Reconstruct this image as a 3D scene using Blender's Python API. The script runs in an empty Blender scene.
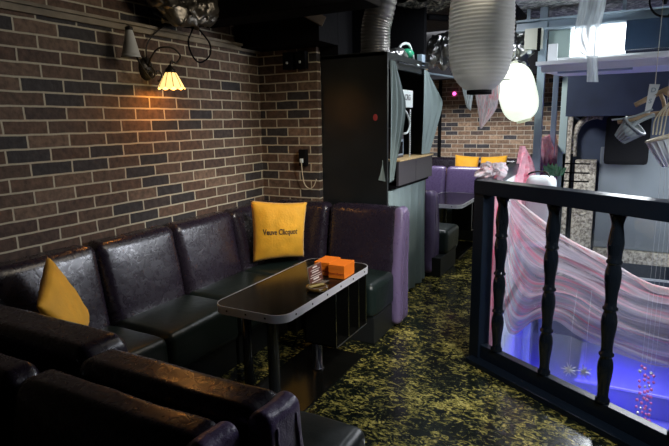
import bpy, bmesh, math, random
from mathutils import Vector, Matrix, noise
random.seed(7)
C = bpy.context.scene.collection
sc = bpy.context.scene
PI = math.pi
V = Vector

# ------------------------------------------------------------------ materials
def newmat(name):
    m = bpy.data.materials.new(name); m.use_nodes = True
    nt = m.node_tree
    return m, nt, nt.nodes['Principled BSDF'], nt.nodes.new, nt.links.new

def mat(name, col, rough=.5, metal=0., bump=0., bscale=40., spec=.5, emit=None, estr=0., alpha=1., coat=0., var=0., vscale=6., stretch=None, sheen=0., trans=0.):
    m, nt, b, N, L = newmat(name)
    b.inputs['Base Color'].default_value = (*col, 1)
    b.inputs['Roughness'].default_value = rough
    b.inputs['Metallic'].default_value = metal
    b.inputs['Specular IOR Level'].default_value = spec
    b.inputs['Alpha'].default_value = alpha
    b.inputs['Coat Weight'].default_value = coat
    b.inputs['Coat Roughness'].default_value = .15
    b.inputs['Sheen Weight'].default_value = sheen
    b.inputs['Transmission Weight'].default_value = trans
    if emit:
        b.inputs['Emission Color'].default_value = (*emit, 1)
        b.inputs['Emission Strength'].default_value = estr
    tc = N('ShaderNodeTexCoord'); mp = N('ShaderNodeMapping')
    L(tc.outputs['Object'], mp.inputs['Vector'])
    if stretch: mp.inputs['Scale'].default_value = stretch
    if bump:
        n = N('ShaderNodeTexNoise'); n.inputs['Scale'].default_value = bscale; n.inputs['Detail'].default_value = 5
        bp = N('ShaderNodeBump'); bp.inputs['Strength'].default_value = bump; bp.inputs['Distance'].default_value = .01
        L(mp.outputs[0], n.inputs['Vector']); L(n.outputs['Fac'], bp.inputs['Height']); L(bp.outputs[0], b.inputs['Normal'])
    if var:
        n2 = N('ShaderNodeTexNoise'); n2.inputs['Scale'].default_value = vscale; n2.inputs['Detail'].default_value = 4
        r = N('ShaderNodeValToRGB')
        r.color_ramp.elements[0].position = .3; r.color_ramp.elements[1].position = .7
        r.color_ramp.elements[0].color = (*[max(0, c*(1-var)) for c in col], 1)
        r.color_ramp.elements[1].color = (*[min(1, c*(1+var)) for c in col], 1)
        L(mp.outputs[0], n2.inputs['Vector']); L(n2.outputs['Fac'], r.inputs[0]); L(r.outputs[0], b.inputs['Base Color'])
    return m

def brick_mat(name, axis, lo=(.035, .03, .03), mid=(.118, .07, .045), hi=(.18, .115, .075), mortar=(.50, .45, .33), zoff=.012, uoff=0., bw=.222):
    m, nt, b, N, L = newmat(name)
    tc = N('ShaderNodeTexCoord'); sp = N('ShaderNodeSeparateXYZ'); cb = N('ShaderNodeCombineXYZ')
    L(tc.outputs['Object'], sp.inputs[0])
    L(sp.outputs[1 if axis == 'x' else 0], cb.inputs[0]); L(sp.outputs[2], cb.inputs[1])
    mp = N('ShaderNodeMapping'); mp.inputs['Location'].default_value = (uoff, zoff, 0)
    L(cb.outputs[0], mp.inputs['Vector'])
    # slightly uneven joints
    nz = N('ShaderNodeTexNoise'); nz.inputs['Scale'].default_value = 9.; L(mp.outputs[0], nz.inputs['Vector'])
    vm = N('ShaderNodeVectorMath'); vm.operation = 'MULTIPLY_ADD'
    vm.inputs[1].default_value = (.012, .008, 0)
    L(nz.outputs['Color'], vm.inputs[0]); L(mp.outputs[0], vm.inputs[2])
    bt = N('ShaderNodeTexBrick')
    bt.inputs['Scale'].default_value = 1; bt.inputs['Brick Width'].default_value = bw
    bt.inputs['Row Height'].default_value = .075; bt.inputs['Mortar Size'].default_value = .0055
    bt.inputs['Mortar Smooth'].default_value = .12
    bt.inputs['Color1'].default_value = (0, 0, 0, 1); bt.inputs['Color2'].default_value = (1, 1, 1, 1); bt.inputs['Mortar'].default_value = (.5, .5, .5, 1)
    L(vm.outputs[0], bt.inputs['Vector'])
    r = N('ShaderNodeValToRGB'); e = r.color_ramp.elements
    e[0].position = .2; e[0].color = (*lo, 1); e[1].position = 1; e[1].color = (*hi, 1)
    x = e.new(.30); x.color = (mid[0]*.75, mid[1]*.7, mid[2]*.7, 1); x = e.new(.5); x.color = (*mid, 1); x = e.new(.66); x.color = (mid[0]*.6, mid[1]*.62, mid[2]*.68, 1)
    L(bt.outputs['Color'], r.inputs[0])
    n2 = N('ShaderNodeTexNoise'); n2.inputs['Scale'].default_value = 28; n2.inputs['Detail'].default_value = 6
    L(tc.outputs['Object'], n2.inputs['Vector'])
    mr = N('ShaderNodeMapRange'); mr.inputs[1].default_value = .3; mr.inputs[2].default_value = .7; mr.inputs[3].default_value = .55; mr.inputs[4].default_value = 1.35
    L(n2.outputs['Fac'], mr.inputs[0])
    mul = N('ShaderNodeVectorMath'); mul.operation = 'SCALE'
    L(r.outputs[0], mul.inputs[0]); L(mr.outputs[0], mul.inputs['Scale'])
    mx = N('ShaderNodeMixRGB'); mx.inputs[2].default_value = (*mortar, 1)
    L(bt.outputs['Fac'], mx.inputs[0]); L(mul.outputs[0], mx.inputs[1]); L(mx.outputs[0], b.inputs['Base Color'])
    b.inputs['Roughness'].default_value = .8
    inv = N('ShaderNodeMath'); inv.operation = 'MULTIPLY_ADD'; inv.inputs[1].default_value = -1.; L(bt.outputs['Fac'], inv.inputs[0])
    L(n2.outputs['Fac'], inv.inputs[2])
    bp = N('ShaderNodeBump'); bp.inputs['Strength'].default_value = .7; bp.inputs['Distance'].default_value = .008
    L(inv.outputs[0], bp.inputs['Height']); L(bp.outputs[0], b.inputs['Normal'])
    return m

def floor_mat():
    m, nt, b, N, L = newmat('gold_fleck_floor')
    tc = N('ShaderNodeTexCoord')
    def noi(s, d, dist=0., st=(1, 1, 1), rot=0):
        mp = N('ShaderNodeMapping'); mp.inputs['Scale'].default_value = st; mp.inputs['Rotation'].default_value = (0, 0, rot)
        L(tc.outputs['Object'], mp.inputs['Vector'])
        n = N('ShaderNodeTexNoise'); n.inputs['Scale'].default_value = s; n.inputs['Detail'].default_value = d
        n.inputs['Distortion'].default_value = dist; n.inputs['Roughness'].default_value = .62; L(mp.outputs[0], n.inputs['Vector']); return n
    a = noi(22, 7, 1.3, (1, 1.5, 1), .5); c = noi(3.5, 3); g = noi(60, 4, 2)
    ad = N('ShaderNodeMath'); ad.operation = 'MULTIPLY_ADD'; ad.inputs[1].default_value = .55
    sh = N('ShaderNodeMath'); sh.operation = 'SUBTRACT'; sh.inputs[1].default_value = .09; L(c.outputs['Fac'], sh.inputs[0]); L(sh.outputs[0], ad.inputs[0]); L(a.outputs['Fac'], ad.inputs[2])
    r = N('ShaderNodeValToRGB'); e = r.color_ramp.elements
    e[0].position = .69; e[0].color = (.008, .011, .008, 1); e[1].position = .90; e[1].color = (.62, .51, .15, 1)
    x = e.new(.735); x.color = (.035, .04, .02, 1); x = e.new(.78); x.color = (.16, .14, .035, 1); x = e.new(.835); x.color = (.34, .28, .06, 1)
    L(ad.outputs[0], r.inputs[0])
    r2 = N('ShaderNodeValToRGB'); e = r2.color_ramp.elements
    e[0].position = .4; e[0].color = (.25, .25, .25, 1); e[1].position = .62; e[1].color = (1.2, 1.2, 1.2, 1); L(g.outputs['Fac'], r2.inputs[0])
    mx = N('ShaderNodeMixRGB'); mx.blend_type = 'MULTIPLY'; mx.inputs[0].default_value = .8
    L(r.outputs[0], mx.inputs[1]); L(r2.outputs[0], mx.inputs[2]); L(mx.outputs[0], b.inputs['Base Color'])
    w = noi(7, 3)
    rr = N('ShaderNodeMapRange'); rr.inputs[3].default_value = .10; rr.inputs[4].default_value = .32; b.inputs['Specular IOR Level'].default_value = .32; L(w.outputs['Fac'], rr.inputs[0]); L(rr.outputs[0], b.inputs['Roughness'])
    bp = N('ShaderNodeBump'); bp.inputs['Strength'].default_value = .12; bp.inputs['Distance'].default_value = .01
    L(w.outputs['Fac'], bp.inputs['Height']); L(bp.outputs[0], b.inputs['Normal'])
    return m

def vinyl(name, col, rough=.3, wr=.13):
    m, nt, b, N, L = newmat(name)
    tc = N('ShaderNodeTexCoord')
    b.inputs['Base Color'].default_value = (*col, 1)
    b.inputs['Specular IOR Level'].default_value = .6
    n = N('ShaderNodeTexNoise'); n.inputs['Scale'].default_value = 5; n.inputs['Detail'].default_value = 3; n.inputs['Distortion'].default_value = .6
    v = N('ShaderNodeTexVoronoi'); v.inputs['Scale'].default_value = 220
    w = N('ShaderNodeTexNoise'); w.inputs['Scale'].default_value = 22; w.inputs['Detail'].default_value = 2; w.inputs['Distortion'].default_value = 1.5
    for q in (n, v, w): L(tc.outputs['Object'], q.inputs['Vector'])
    a = N('ShaderNodeMath'); a.operation = 'MULTIPLY_ADD'; a.inputs[1].default_value = .18; L(w.outputs['Fac'], a.inputs[0]); L(n.outputs['Fac'], a.inputs[2])
    a2 = N('ShaderNodeMath'); a2.operation = 'MULTIPLY_ADD'; a2.inputs[1].default_value = .05; L(v.outputs['Distance'], a2.inputs[0]); L(a.outputs[0], a2.inputs[2])
    bp = N('ShaderNodeBump'); bp.inputs['Strength'].default_value = wr; bp.inputs['Distance'].default_value = .03
    L(a2.outputs[0], bp.inputs['Height']); L(bp.outputs[0], b.inputs['Normal'])
    rr = N('ShaderNodeMapRange'); rr.inputs[3].default_value = rough-.08; rr.inputs[4].default_value = rough+.14; L(w.outputs['Fac'], rr.inputs[0]); L(rr.outputs[0], b.inputs['Roughness'])
    return m

def gauze_mat(name, base, streak, alpha=.75, su=1.2, sv=14.):
    """sheer dyed gauze: stripes run along u"""
    m, nt, b, N, L = newmat(name)
    uv = N('ShaderNodeUVMap'); mp = N('ShaderNodeMapping'); mp.inputs['Scale'].default_value = (su, sv, 1); L(uv.outputs[0], mp.inputs['Vector'])
    n = N('ShaderNodeTexNoise'); n.inputs['Scale'].default_value = 1; n.inputs['Detail'].default_value = 6; n.inputs['Roughness'].default_value = .65; L(mp.outputs[0], n.inputs['Vector'])
    r = N('ShaderNodeValToRGB'); e = r.color_ramp.elements
    e[0].position = .36; e[0].color = (base[0]*.8, base[1]*.8, base[2]*.85, 1); e[1].position = .66; e[1].color = (*streak, 1)
    x = e.new(.5); x.color = (*base, 1)
    x = e.new(.56); x.color = (base[0]*.6+streak[0]*.4, base[1]*.6+streak[1]*.4, base[2]*.6+streak[2]*.4, 1)
    L(n.outputs['Fac'], r.inputs[0])
    L(r.outputs[0], b.inputs['Base Color']); b.inputs['Roughness'].default_value = .8
    tr = N('ShaderNodeBsdfTranslucent'); L(r.outputs[0], tr.inputs['Color'])
    m1 = N('ShaderNodeMixShader'); m1.inputs[0].default_value = .45; L(b.outputs[0], m1.inputs[1]); L(tr.outputs[0], m1.inputs[2])
    tp = N('ShaderNodeBsdfTransparent')
    m2 = N('ShaderNodeMixShader')
    n3 = N('ShaderNodeTexNoise'); n3.inputs['Scale'].default_value = 1; n3.inputs['Detail'].default_value = 5
    mp3 = N('ShaderNodeMapping'); mp3.inputs['Scale'].default_value = (su*2, sv*1.3, 1); mp3.inputs['Location'].default_value = (3, 5, 0); L(uv.outputs[0], mp3.inputs['Vector']); L(mp3.outputs[0], n3.inputs['Vector'])
    rr = N('ShaderNodeMapRange'); rr.inputs[1].default_value = .35; rr.inputs[2].default_value = .65; rr.inputs[3].default_value = alpha-.25; rr.inputs[4].default_value = min(1, alpha+.2)
    L(n3.outputs['Fac'], rr.inputs[0]); L(rr.outputs[0], m2.inputs[0])
    L(tp.outputs[0], m2.inputs[1]); L(m1.outputs[0], m2.inputs[2])
    L(m2.outputs[0], nt.nodes['Material Output'].inputs['Surface'])
    return m

def pane_mat(name, haze=.08, tint=(.8, .9, .95)):
    m, nt, b, N, L = newmat(name)
    tp = N('ShaderNodeBsdfTransparent'); df = N('ShaderNodeBsdfDiffuse'); df.inputs['Color'].default_value = (*tint, 1)
    gl = N('ShaderNodeBsdfGlossy'); gl.inputs['Roughness'].default_value = .05
    m1 = N('ShaderNodeMixShader'); m1.inputs[0].default_value = haze; L(tp.outputs[0], m1.inputs[1]); L(df.outputs[0], m1.inputs[2])
    m2 = N('ShaderNodeMixShader'); m2.inputs[0].default_value = .04; L(m1.outputs[0], m2.inputs[1]); L(gl.outputs[0], m2.inputs[2])
    L(m2.outputs[0], nt.nodes['Material Output'].inputs['Surface'])
    return m

def speckle_mat(name, dark, light, pos=.6, scale=14., rough=.8, bump=.8, metal=0.):
    m, nt, b, N, L = newmat(name)
    tc = N('ShaderNodeTexCoord'); n = N('ShaderNodeTexNoise'); n.inputs['Scale'].default_value = scale; n.inputs['Detail'].default_value = 8; n.inputs['Roughness'].default_value = .7
    L(tc.outputs['Object'], n.inputs['Vector'])
    r = N('ShaderNodeValToRGB'); e = r.color_ramp.elements
    e[0].position = pos-.08; e[0].color = (*dark, 1); e[1].position = pos+.08; e[1].color = (*light, 1)
    L(n.outputs['Fac'], r.inputs[0]); L(r.outputs[0], b.inputs['Base Color'])
    b.inputs['Roughness'].default_value = rough; b.inputs['Metallic'].default_value = metal
    bp = N('ShaderNodeBump'); bp.inputs['Strength'].default_value = bump; bp.inputs['Distance'].default_value = .03
    L(n.outputs['Fac'], bp.inputs['Height']); L(bp.outputs[0], b.inputs['Normal'])
    return m

M = {}
M['brick_x'] = brick_mat('brown_brick_left', 'x', bw=.248, uoff=.114)
M['brick_y'] = brick_mat('brown_brick_back', 'y', uoff=.05)
M['brick_far'] = brick_mat('tan_brick_far', 'y', lo=(.06, .055, .06), mid=(.30, .19, .12), hi=(.42, .28, .18), mortar=(.55, .48, .38))
M['floor'] = floor_mat()
M['trimwood'] = mat('painted_brick_ledge', (.24, .20, .14), .8, bump=.4, bscale=15, var=.35)
M['blackwall'] = mat('black_painted_panel', (.010, .012, .013), .3, bump=.05, bscale=8, var=.2)
M['blackmatte'] = mat('matte_black', (.005, .005, .006), .85, spec=.08, bump=.3, bscale=30)
M['ceil'] = speckle_mat('black_sprayed_ceiling', (.008, .009, .011), (.03, .03, .032), .62, 10)
M['ceil_grey'] = speckle_mat('grey_sprayed_insulation', (.10, .11, .12), (.45, .45, .44), .52, 22)
M['insul'] = speckle_mat('lit_insulation_patch', (.02, .02, .02), (.45, .40, .30), .55, 25)  # pale tone paints in the light falling on this insulation
M['vinyl'] = vinyl('aubergine_black_vinyl', (.017, .012, .021), .25)
M['vinyl_purple'] = vinyl('lit_purple_vinyl', (.085, .06, .135), .25)  # same aubergine vinyl, colour lightened as seen lit in the far booth
M['vinyl_edge'] = vinyl('lit_purple_gathered_vinyl', (.17, .125, .24), .28, .45)  # aubergine vinyl painted much brighter where light catches the sofa ends
M['vinyl_green'] = vinyl('green_black_vinyl', (.009, .018, .016), .33)
M['kick'] = mat('black_plinth', (.012, .014, .014), .5)
M['lam'] = mat('black_table_laminate', (.006, .006, .005), .14, spec=.14)
M['alu'] = mat('brushed_aluminium_edging', (.80, .80, .86), .4, metal=.35, bump=.05, bscale=120)
M['chrome'] = mat('chrome', (.6, .6, .62), .15, metal=1)
M['steel_black'] = mat('black_gloss_steel', (.02, .022, .022), .2, spec=.7)
M['rail_gloss'] = mat('glossy_black_turned_wood', (.005, .007, .010), .12, spec=.6)
M['rail'] = mat('satin_black_paint', (.006, .010, .017), .3, spec=.25, bump=.04, bscale=12)
M['yellow'] = mat('amber_velvet', (.86, .42, .015), .7, bump=.25, bscale=60, var=.12, vscale=9, sheen=.3)
M['ink'] = mat('black_print', (.03, .02, .015), .6)
M['orange'] = mat('orange_card', (.95, .22, .015), .45)
M['orange_dark'] = mat('orange_card_print', (.45, .08, .01), .5)
M['iron'] = mat('wrought_iron', (.03, .025, .02), .45, metal=.6)
M['frost'] = mat('frosted_glass_unlit', (.50, .50, .47), .35, spec=.4)
M['amber_lit'] = mat('lit_leaded_glass', (.9, .7, .35), .4, emit=(1., .66, .22), estr=1.5)
M['paper'] = mat('lantern_paper', (.62, .62, .58), .75, var=.06, vscale=12)
_nt = M['paper'].node_tree; _tr = _nt.nodes.new('ShaderNodeBsdfTranslucent'); _tr.inputs['Color'].default_value = (.75, .75, .70, 1)
_mx = _nt.nodes.new('ShaderNodeMixShader'); _mx.inputs[0].default_value = .5
_nt.links.new(_nt.nodes['Principled BSDF'].outputs[0], _mx.inputs[1]); _nt.links.new(_tr.outputs[0], _mx.inputs[2]); _nt.links.new(_mx.outputs[0], _nt.nodes['Material Output'].inputs['Surface'])
M['paper_lit'] = mat('lit_lantern_paper', (.9, .9, .8), .7, emit=(.9, 1., .82), estr=.95)
M['foil'] = mat('crumpled_foil', (.62, .62, .62), .28, metal=1, bump=1., bscale=18)
M['foil_dark'] = mat('dark_foil', (.22, .20, .17), .35, metal=.9, bump=1., bscale=14)  # darker, browner foil
M['duct'] = mat('flexible_aluminium_duct', (.50, .48, .45), .33, metal=.9)
M['cloth_grey'] = mat('grey_green_curtain', (.20, .255, .25), .85, bump=.2, bscale=60)
M['wood'] = mat('pale_plywood', (.6, .42, .2), .5, var=.3, vscale=10, stretch=(1, 8, 1))
M['darkwood'] = mat('dark_stained_board', (.05, .035, .022), .7, var=.4, vscale=12)
M['brownpanel'] = mat('dark_taupe_laminate', (.055, .048, .055), .35)
M['white'] = mat('white_enamel', (.75, .78, .80), .35)
M['whitedull'] = mat('white_plastic', (.62, .68, .66), .5)
M['cream'] = mat('cream_box_plastic', (.55, .55, .46), .5)
M['greenboard'] = mat('grey_green_board', (.28, .36, .34), .6)
M['navy'] = mat('navy_black_wall', (.035, .05, .085), .65, bump=.2, bscale=5, var=.3, vscale=2)  # navy lightened so the colour holds the bluish stairwell haze
M['greypanel'] = mat('slate_grey_wall', (.17, .195, .215), .7, var=.15, vscale=1.5)
M['stone'] = speckle_mat('pale_rough_stone', (.22, .19, .15), (.72, .66, .54), .5, 22)
M['steelblue'] = mat('grey_blue_painted_steel', (.30, .38, .45), .35)
M['lightpanel'] = mat('lit_white_diffuser', (.9, .9, .9), .5, emit=(.92, .97, 1.), estr=4)
M['screen'] = mat('dark_screen', (.012, .022, .04), .25)
M['stagefloor'] = mat('pale_glossy_stage', (.32, .34, .5), .3, bump=.15, bscale=4)  # bluish tint paints part of the blue light into the floor
M['bead'] = mat('pink_bead', (.95, .25, .6), .15)
M['silverdeco'] = mat('silver_tinsel', (.85, .87, .95), .25, metal=.4)
M['rope'] = mat('pale_cord', (.62, .55, .40), .7)
M['branch'] = mat('bare_wood', (.38, .26, .15), .7, var=.3, vscale=20)
M['wicker_grey'] = mat('grey_woven_metal', (.32, .36, .38), .5)
M['amberglass'] = mat('amber_glass', (.10, .055, .012), .08, spec=.9)
M['goldfoil'] = mat('gold_card', (.75, .62, .25), .3, metal=.6)
M['redsticker'] = mat('red_sticker', (.35, .04, .04), .5)
M['green'] = mat('green_plastic', (.02, .30, .15), .35)
M['leaf'] = mat('dark_green_leaf', (.03, .13, .06), .4)
M['acryl'] = pane_mat('clear_acrylic', .05)
M['menu_acryl'] = pane_mat('clear_menu_acrylic', .12, (.7, .6, .5))
M['menu_red'] = mat('brown_menu_card', (.10, .03, .02), .4)
M['menu_white'] = mat('menu_white_print', (.75, .7, .65), .5)
M['sheet'] = pane_mat('hazy_plastic_sheet', .35, (.75, .85, 1.))
M['gauze_main'] = gauze_mat('pink_dyed_gauze', (.40, .35, .39), (.74, .13, .20), .66, 2.0, 26)
M['gauze_pink'] = gauze_mat('deep_pink_gauze', (.80, .42, .48), (.80, .08, .18), .92, 3, 6)
M['gauze_white'] = gauze_mat('white_gauze', (.74, .68, .68), (.85, .28, .32), .9, 14, 5)
M['gauze_strip'] = gauze_mat('sheer_white_strip', (.62, .70, .70), (.8, .84, .82), .78, 4, 3)
M['magenta'] = mat('magenta_led', (.9, .1, .5), .5, emit=(1, .12, .55), estr=3)

# ------------------------------------------------------------------ helpers
OFF = {}
def thing(name, label, cat, loc, group=None):
    o = bpy.data.objects.new(name, None); C.objects.link(o)
    o.location = loc; o['label'] = label; o['category'] = cat
    if group: o['group'] = group
    OFF[o.name] = V(loc); return o
def fin(name, bm, m, parent=None, smooth=False, label=None):
    me = bpy.data.meshes.new(name)
    off = OFF.get(parent.name, V((0, 0, 0))) if parent else V((0, 0, 0))
    if parent: bmesh.ops.translate(bm, verts=bm.verts, vec=-off)
    bmesh.ops.recalc_face_normals(bm, faces=bm.faces)
    bm.to_mesh(me); bm.free()
    if smooth:
        for p in me.polygons: p.use_smooth = True
    me.materials.append(m)
    o = bpy.data.objects.new(name, me); C.objects.link(o)
    if parent: o.parent = parent; OFF[o.name] = off
    if label: o['label'] = label
    return o
def one(name, bm, m, label, cat, group=None, smooth=False):
    o = fin(name, bm, m, None, smooth); o['label'] = label; o['category'] = cat
    if group: o['group'] = group
    # put the origin at the thing's base
    vs = [v.co for v in o.data.vertices]
    c = V((sum(v.x for v in vs)/len(vs), sum(v.y for v in vs)/len(vs), min(v.z for v in vs)))
    o.data.transform(Matrix.Translation(-c)); o.location = c; OFF[o.name] = c
    return o
def struct(name, bm, m, smooth=False, parent=None):
    o = fin(name, bm, m, parent, smooth)
    if not parent: o['kind'] = 'structure'
    return o
def NB(): return bmesh.new()
def box(bm, lo, hi, mtx=None):
    r = bmesh.ops.create_cube(bm, size=1)
    c = [(lo[i]+hi[i])/2 for i in range(3)]; s = [hi[i]-lo[i] for i in range(3)]
    for v in r['verts']:
        v.co = V([v.co[i]*s[i]+c[i] for i in range(3)])
        if mtx: v.co = mtx @ v.co
    return bm
def bbox(lo, hi, bev=.004, mtx=None, seg=2):
    bm = NB(); box(bm, lo, hi)
    if bev: bmesh.ops.bevel(bm, geom=list(bm.edges), offset=bev, segments=seg, affect='EDGES', profile=.6)
    if mtx: bmesh.ops.transform(bm, matrix=mtx, verts=bm.verts)
    return bm
def tube(bm, pts, r, n=8, cap=True):
    """swept tube through pts, r number or list"""
    pts = [V(p) for p in pts]
    rings = []
    up = None
    for i, p in enumerate(pts):
        t = (pts[min(i+1, len(pts)-1)]-pts[max(i-1, 0)]).normalized()
        if up is None:
            up = V((0, 0, 1)) if abs(t.z) < .9 else V((1, 0, 0))
        a = t.cross(up)
        if a.length < 1e-5: a = t.cross(V((0, 1, 0)))
        a.normalize(); b = a.cross(t).normalized(); up = b
        rr = r[i] if isinstance(r, (list, tuple)) else r
        rings.append([bm.verts.new(p+a*(math.cos(2*PI*k/n)*rr)+b*(math.sin(2*PI*k/n)*rr)) for k in range(n)])
    for i in range(len(rings)-1):
        for k in range(n):
            bm.faces.new((rings[i][k], rings[i][(k+1) % n], rings[i+1][(k+1) % n], rings[i+1][k]))
    if cap: bm.faces.new(rings[0]); bm.faces.new(rings[-1][::-1])
    return bm
def lathe(bm, prof, n=24, mtx=None, cap=True):
    """prof list of (r,z)"""
    rings = []
    for r, z in prof:
        ring = []
        for k in range(n):
            p = V((math.cos(2*PI*k/n)*r, math.sin(2*PI*k/n)*r, z))
            ring.append(bm.verts.new(mtx @ p if mtx else p))
        rings.append(ring)
    for i in range(len(rings)-1):
        for k in range(n): bm.faces.new((rings[i][k], rings[i][(k+1) % n], rings[i+1][(k+1) % n], rings[i+1][k]))
    if cap:
        bm.faces.new(rings[0]); bm.faces.new(rings[-1][::-1])
    return bm
def smooth_pts(ps, n=8):
    """Catmull-Rom"""
    ps = [V(p) for p in ps]; out = []
    q = [ps[0]*2-ps[1]]+ps+[ps[-1]*2-ps[-2]]
    for i in range(1, len(q)-2):
        for k in range(n):
            t = k/n; a, b, c, d = q[i-1:i+3]
            out.append(.5*((2*b)+(c-a)*t+(2*a-5*b+4*c-d)*t*t+(3*b-a-3*c+d)*t**3))
    out.append(ps[-1]); return out
def rbox(lo, hi, r=.04, puff=None, n=7, mtx=None, jit=0.):
    """upholstered rounded block; puff {(axis,sign):amount}"""
    bm = NB(); h = [(hi[i]-lo[i])/2 for i in range(3)]; c = V([(hi[i]+lo[i])/2 for i in range(3)])
    r = min(r, min(h)*.98)
    def samp(hh):
        k = 4; e = [-hh+r-r*math.tan((k-j)/k*PI/4) for j in range(k)]
        mid = [(-hh+r)+(2*(hh-r))*j/n for j in range(n+1)]
        return e+mid+[-x for x in e[::-1]]
    S = [samp(x) for x in h]
    puff = puff or {}
    for ax in range(3):
        for sg in (-1, 1):
            u, v = (ax+1) % 3, (ax+2) % 3; g = []
            for a in S[u]:
                row = []
                for b in S[v]:
                    p = [0, 0, 0]; p[ax] = sg*h[ax]; p[u] = a; p[v] = b
                    q = V([max(-(h[i]-r), min(h[i]-r, p[i])) for i in range(3)])
                    d = V(p)-q; d.normalize(); w = q+d*r
                    for (pa, ps), am in puff.items():
                        i1, i2 = (pa+1) % 3, (pa+2) % 3
                        side = max(0, d[pa]*ps)
                        w[pa] += ps*am*side*max(0, 1-(w[i1]/h[i1])**2)**.7*max(0, 1-(w[i2]/h[i2])**2)**.7
                    if jit: w += V([noise.noise(V((w.x, w.y, w.z))*6+c*3+V((k*9, 0, 0)))*jit for k in range(3)])
                    row.append(bm.verts.new(w+c))
                g.append(row)
            for i in range(len(g)-1):
                for j in range(len(g[0])-1): bm.faces.new((g[i][j], g[i+1][j], g[i+1][j+1], g[i][j+1]))
    bmesh.ops.remove_doubles(bm, verts=bm.verts, dist=1e-5)
    if mtx: bmesh.ops.transform(bm, matrix=mtx, verts=bm.verts)
    return bm
def grid(fn, nu, nv, thick=0.):
    bm = NB(); uvl = bm.loops.layers.uv.new('UVMap')
    g = [[bm.verts.new(fn(i/nu, j/nv)) for j in range(nv+1)] for i in range(nu+1)]
    for i in range(nu):
        for j in range(nv):
            f = bm.faces.new((g[i][j], g[i+1][j], g[i+1][j+1], g[i][j+1]))
            for l, (a, b) in zip(f.loops, ((i, j), (i+1, j), (i+1, j+1), (i, j+1))): l[uvl].uv = (a/nu, b/nv)
    return bm
def text_mesh(txt, size, fn, extrude=.0006, squash=1., italic=0.):
    """letters laid on fn(x,y,h)->point; x centred"""
    cu = bpy.data.curves.new('t', 'FONT'); cu.body = txt; cu.size = size; cu.align_x = 'CENTER'; cu.align_y = 'CENTER'; cu.extrude = extrude; cu.resolution_u = 3; cu.offset = size*.018
    cu.space_character = 1.0
    o = bpy.data.objects.new('t', cu); C.objects.link(o)
    dg = bpy.context.evaluated_depsgraph_get()
    me = bpy.data.meshes.new_from_object(o.evaluated_get(dg))
    bm = NB(); bm.from_mesh(me)
    bpy.data.objects.remove(o); bpy.data.curves.remove(cu); bpy.data.meshes.remove(me)
    bmesh.ops.triangulate(bm, faces=bm.faces)
    for v in bm.verts: v.co = fn(v.co.x*squash, v.co.y, v.co.z)
    return bm
def basis(o, ex, ey, ez):
    m = Matrix.Identity(4)
    for i, a in enumerate((ex, ey, ez)):
        for k in range(3): m[k][i] = a[k]
    for k in range(3): m[k][3] = o[k]
    return m

# ------------------------------------------------------------------ the room
RO = V((2.0, 3.37, 0)); RD = V((.84, -.54, 0)).normalized(); RN = V((RD.y, -RD.x, 0))  # RN points to the aisle
if RN.y > 0: RN = -RN
Rend = RO+RD*3.2
# upper floor, one slab with the opening cut along the railing
def prism(poly, z0, z1):
    bm = NB(); a = [bm.verts.new((x, y, z0)) for x, y in poly]; b = [bm.verts.new((x, y, z1)) for x, y in poly]
    bm.faces.new(a[::-1]); bm.faces.new(b)
    for i in range(len(poly)): j = (i+1) % len(poly); bm.faces.new((a[i], a[j], b[j], b[i]))
    return bm
e2 = Rend+RN*0
struct('floor', prism([(-.3, -2.6), (6.2, -2.6), (6.2, e2.y), (e2.x, e2.y), (RO.x+.02, RO.y+.02), (2.03, 9.4), (-1.2, 9.4), (-1.2, 6.2), (-.3, 6.2)], -.22, 0), M['floor'])
struct('floor_lower', bbox((1.9, 1.2, -1.3), (6.3, 9.5, -1.2), 0), M['stagefloor'])
struct('wall_left', bbox((-.15, -2.6, 0), (0, 6.2, 2.19), 0), M['brick_x'])
struct('wall_left_upper', bbox((-.2, -2.6, 2.19), (-.07, 6.2, 2.8), 0), M['brick_x'])
bm = NB(); box(bm, (-.16, -2.6, 2.185), (.022, 3.87, 2.205)); box(bm, (-.16, -2.6, 2.205), (.012, 3.87, 2.222)); box(bm, (-.16, -2.6, 2.222), (.03, 3.87, 2.24))
struct('trim_1', bm, M['trimwood'])
struct('wall_back', bbox((0, 3.87, 0), (.577, 3.93, 2.2), 0), M['brick_y'])
struct('wall_far', bbox((-1.2, 9.3, 0), (1.98, 9.42, 2.8), 0), M['brick_far'])
struct('wall_far_left', bbox((-1.3, 6.2, 0), (-1.2, 9.3, 2.8), 0), M['brick_far'])
bm = NB(); box(bm, (-1.2, 6.1, 0), (-.15, 6.2, 2.8)); struct('wall_recess', bm, M['blackmatte'])
struct('ceiling', bbox((-1.3, -2.6, 2.75), (6.3, 9.5, 2.85), 0), M['ceil'])
struct('ceiling_insulation', bbox((1.9, 4.6, 2.62), (5.8, 8.5, 2.75), 0), M['ceil_grey'])
struct('wall_stairwell_back', bbox((1.98, 9.3, -1.2), (6.2, 9.42, 2.8), 0), M['navy'])
struct('wall_right', bbox((6.2, -2.6, -1.2), (6.3, 9.5, 2.8), 0), M['navy'])
struct('wall_behind', bbox((-.2, -2.7, 0), (6.3, -2.6, 2.8), 0), M['blackmatte'])
struct('trim_2', bbox((-.07, 3.1, 2.33), (1.36, 3.36, 2.75), .01), M['blackmatte'])
struct('trim_3', bbox((-.05, 3.62, 2.205), (.745, 3.929, 2.75), .005), M['blackmatte'])
struct('trim_9', bbox((-1.2, 7.9, 2.2), (1.9, 8.1, 2.75), .005), M['blackmatte'])  # beam added to cast shade on the upper far brick
struct('trim_4', bbox((0, 3.93, 2.135), (.745, 4.2, 2.75), .005), M['blackmatte'])
d = V((1.05, -.75, 0)).normalized()
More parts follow.
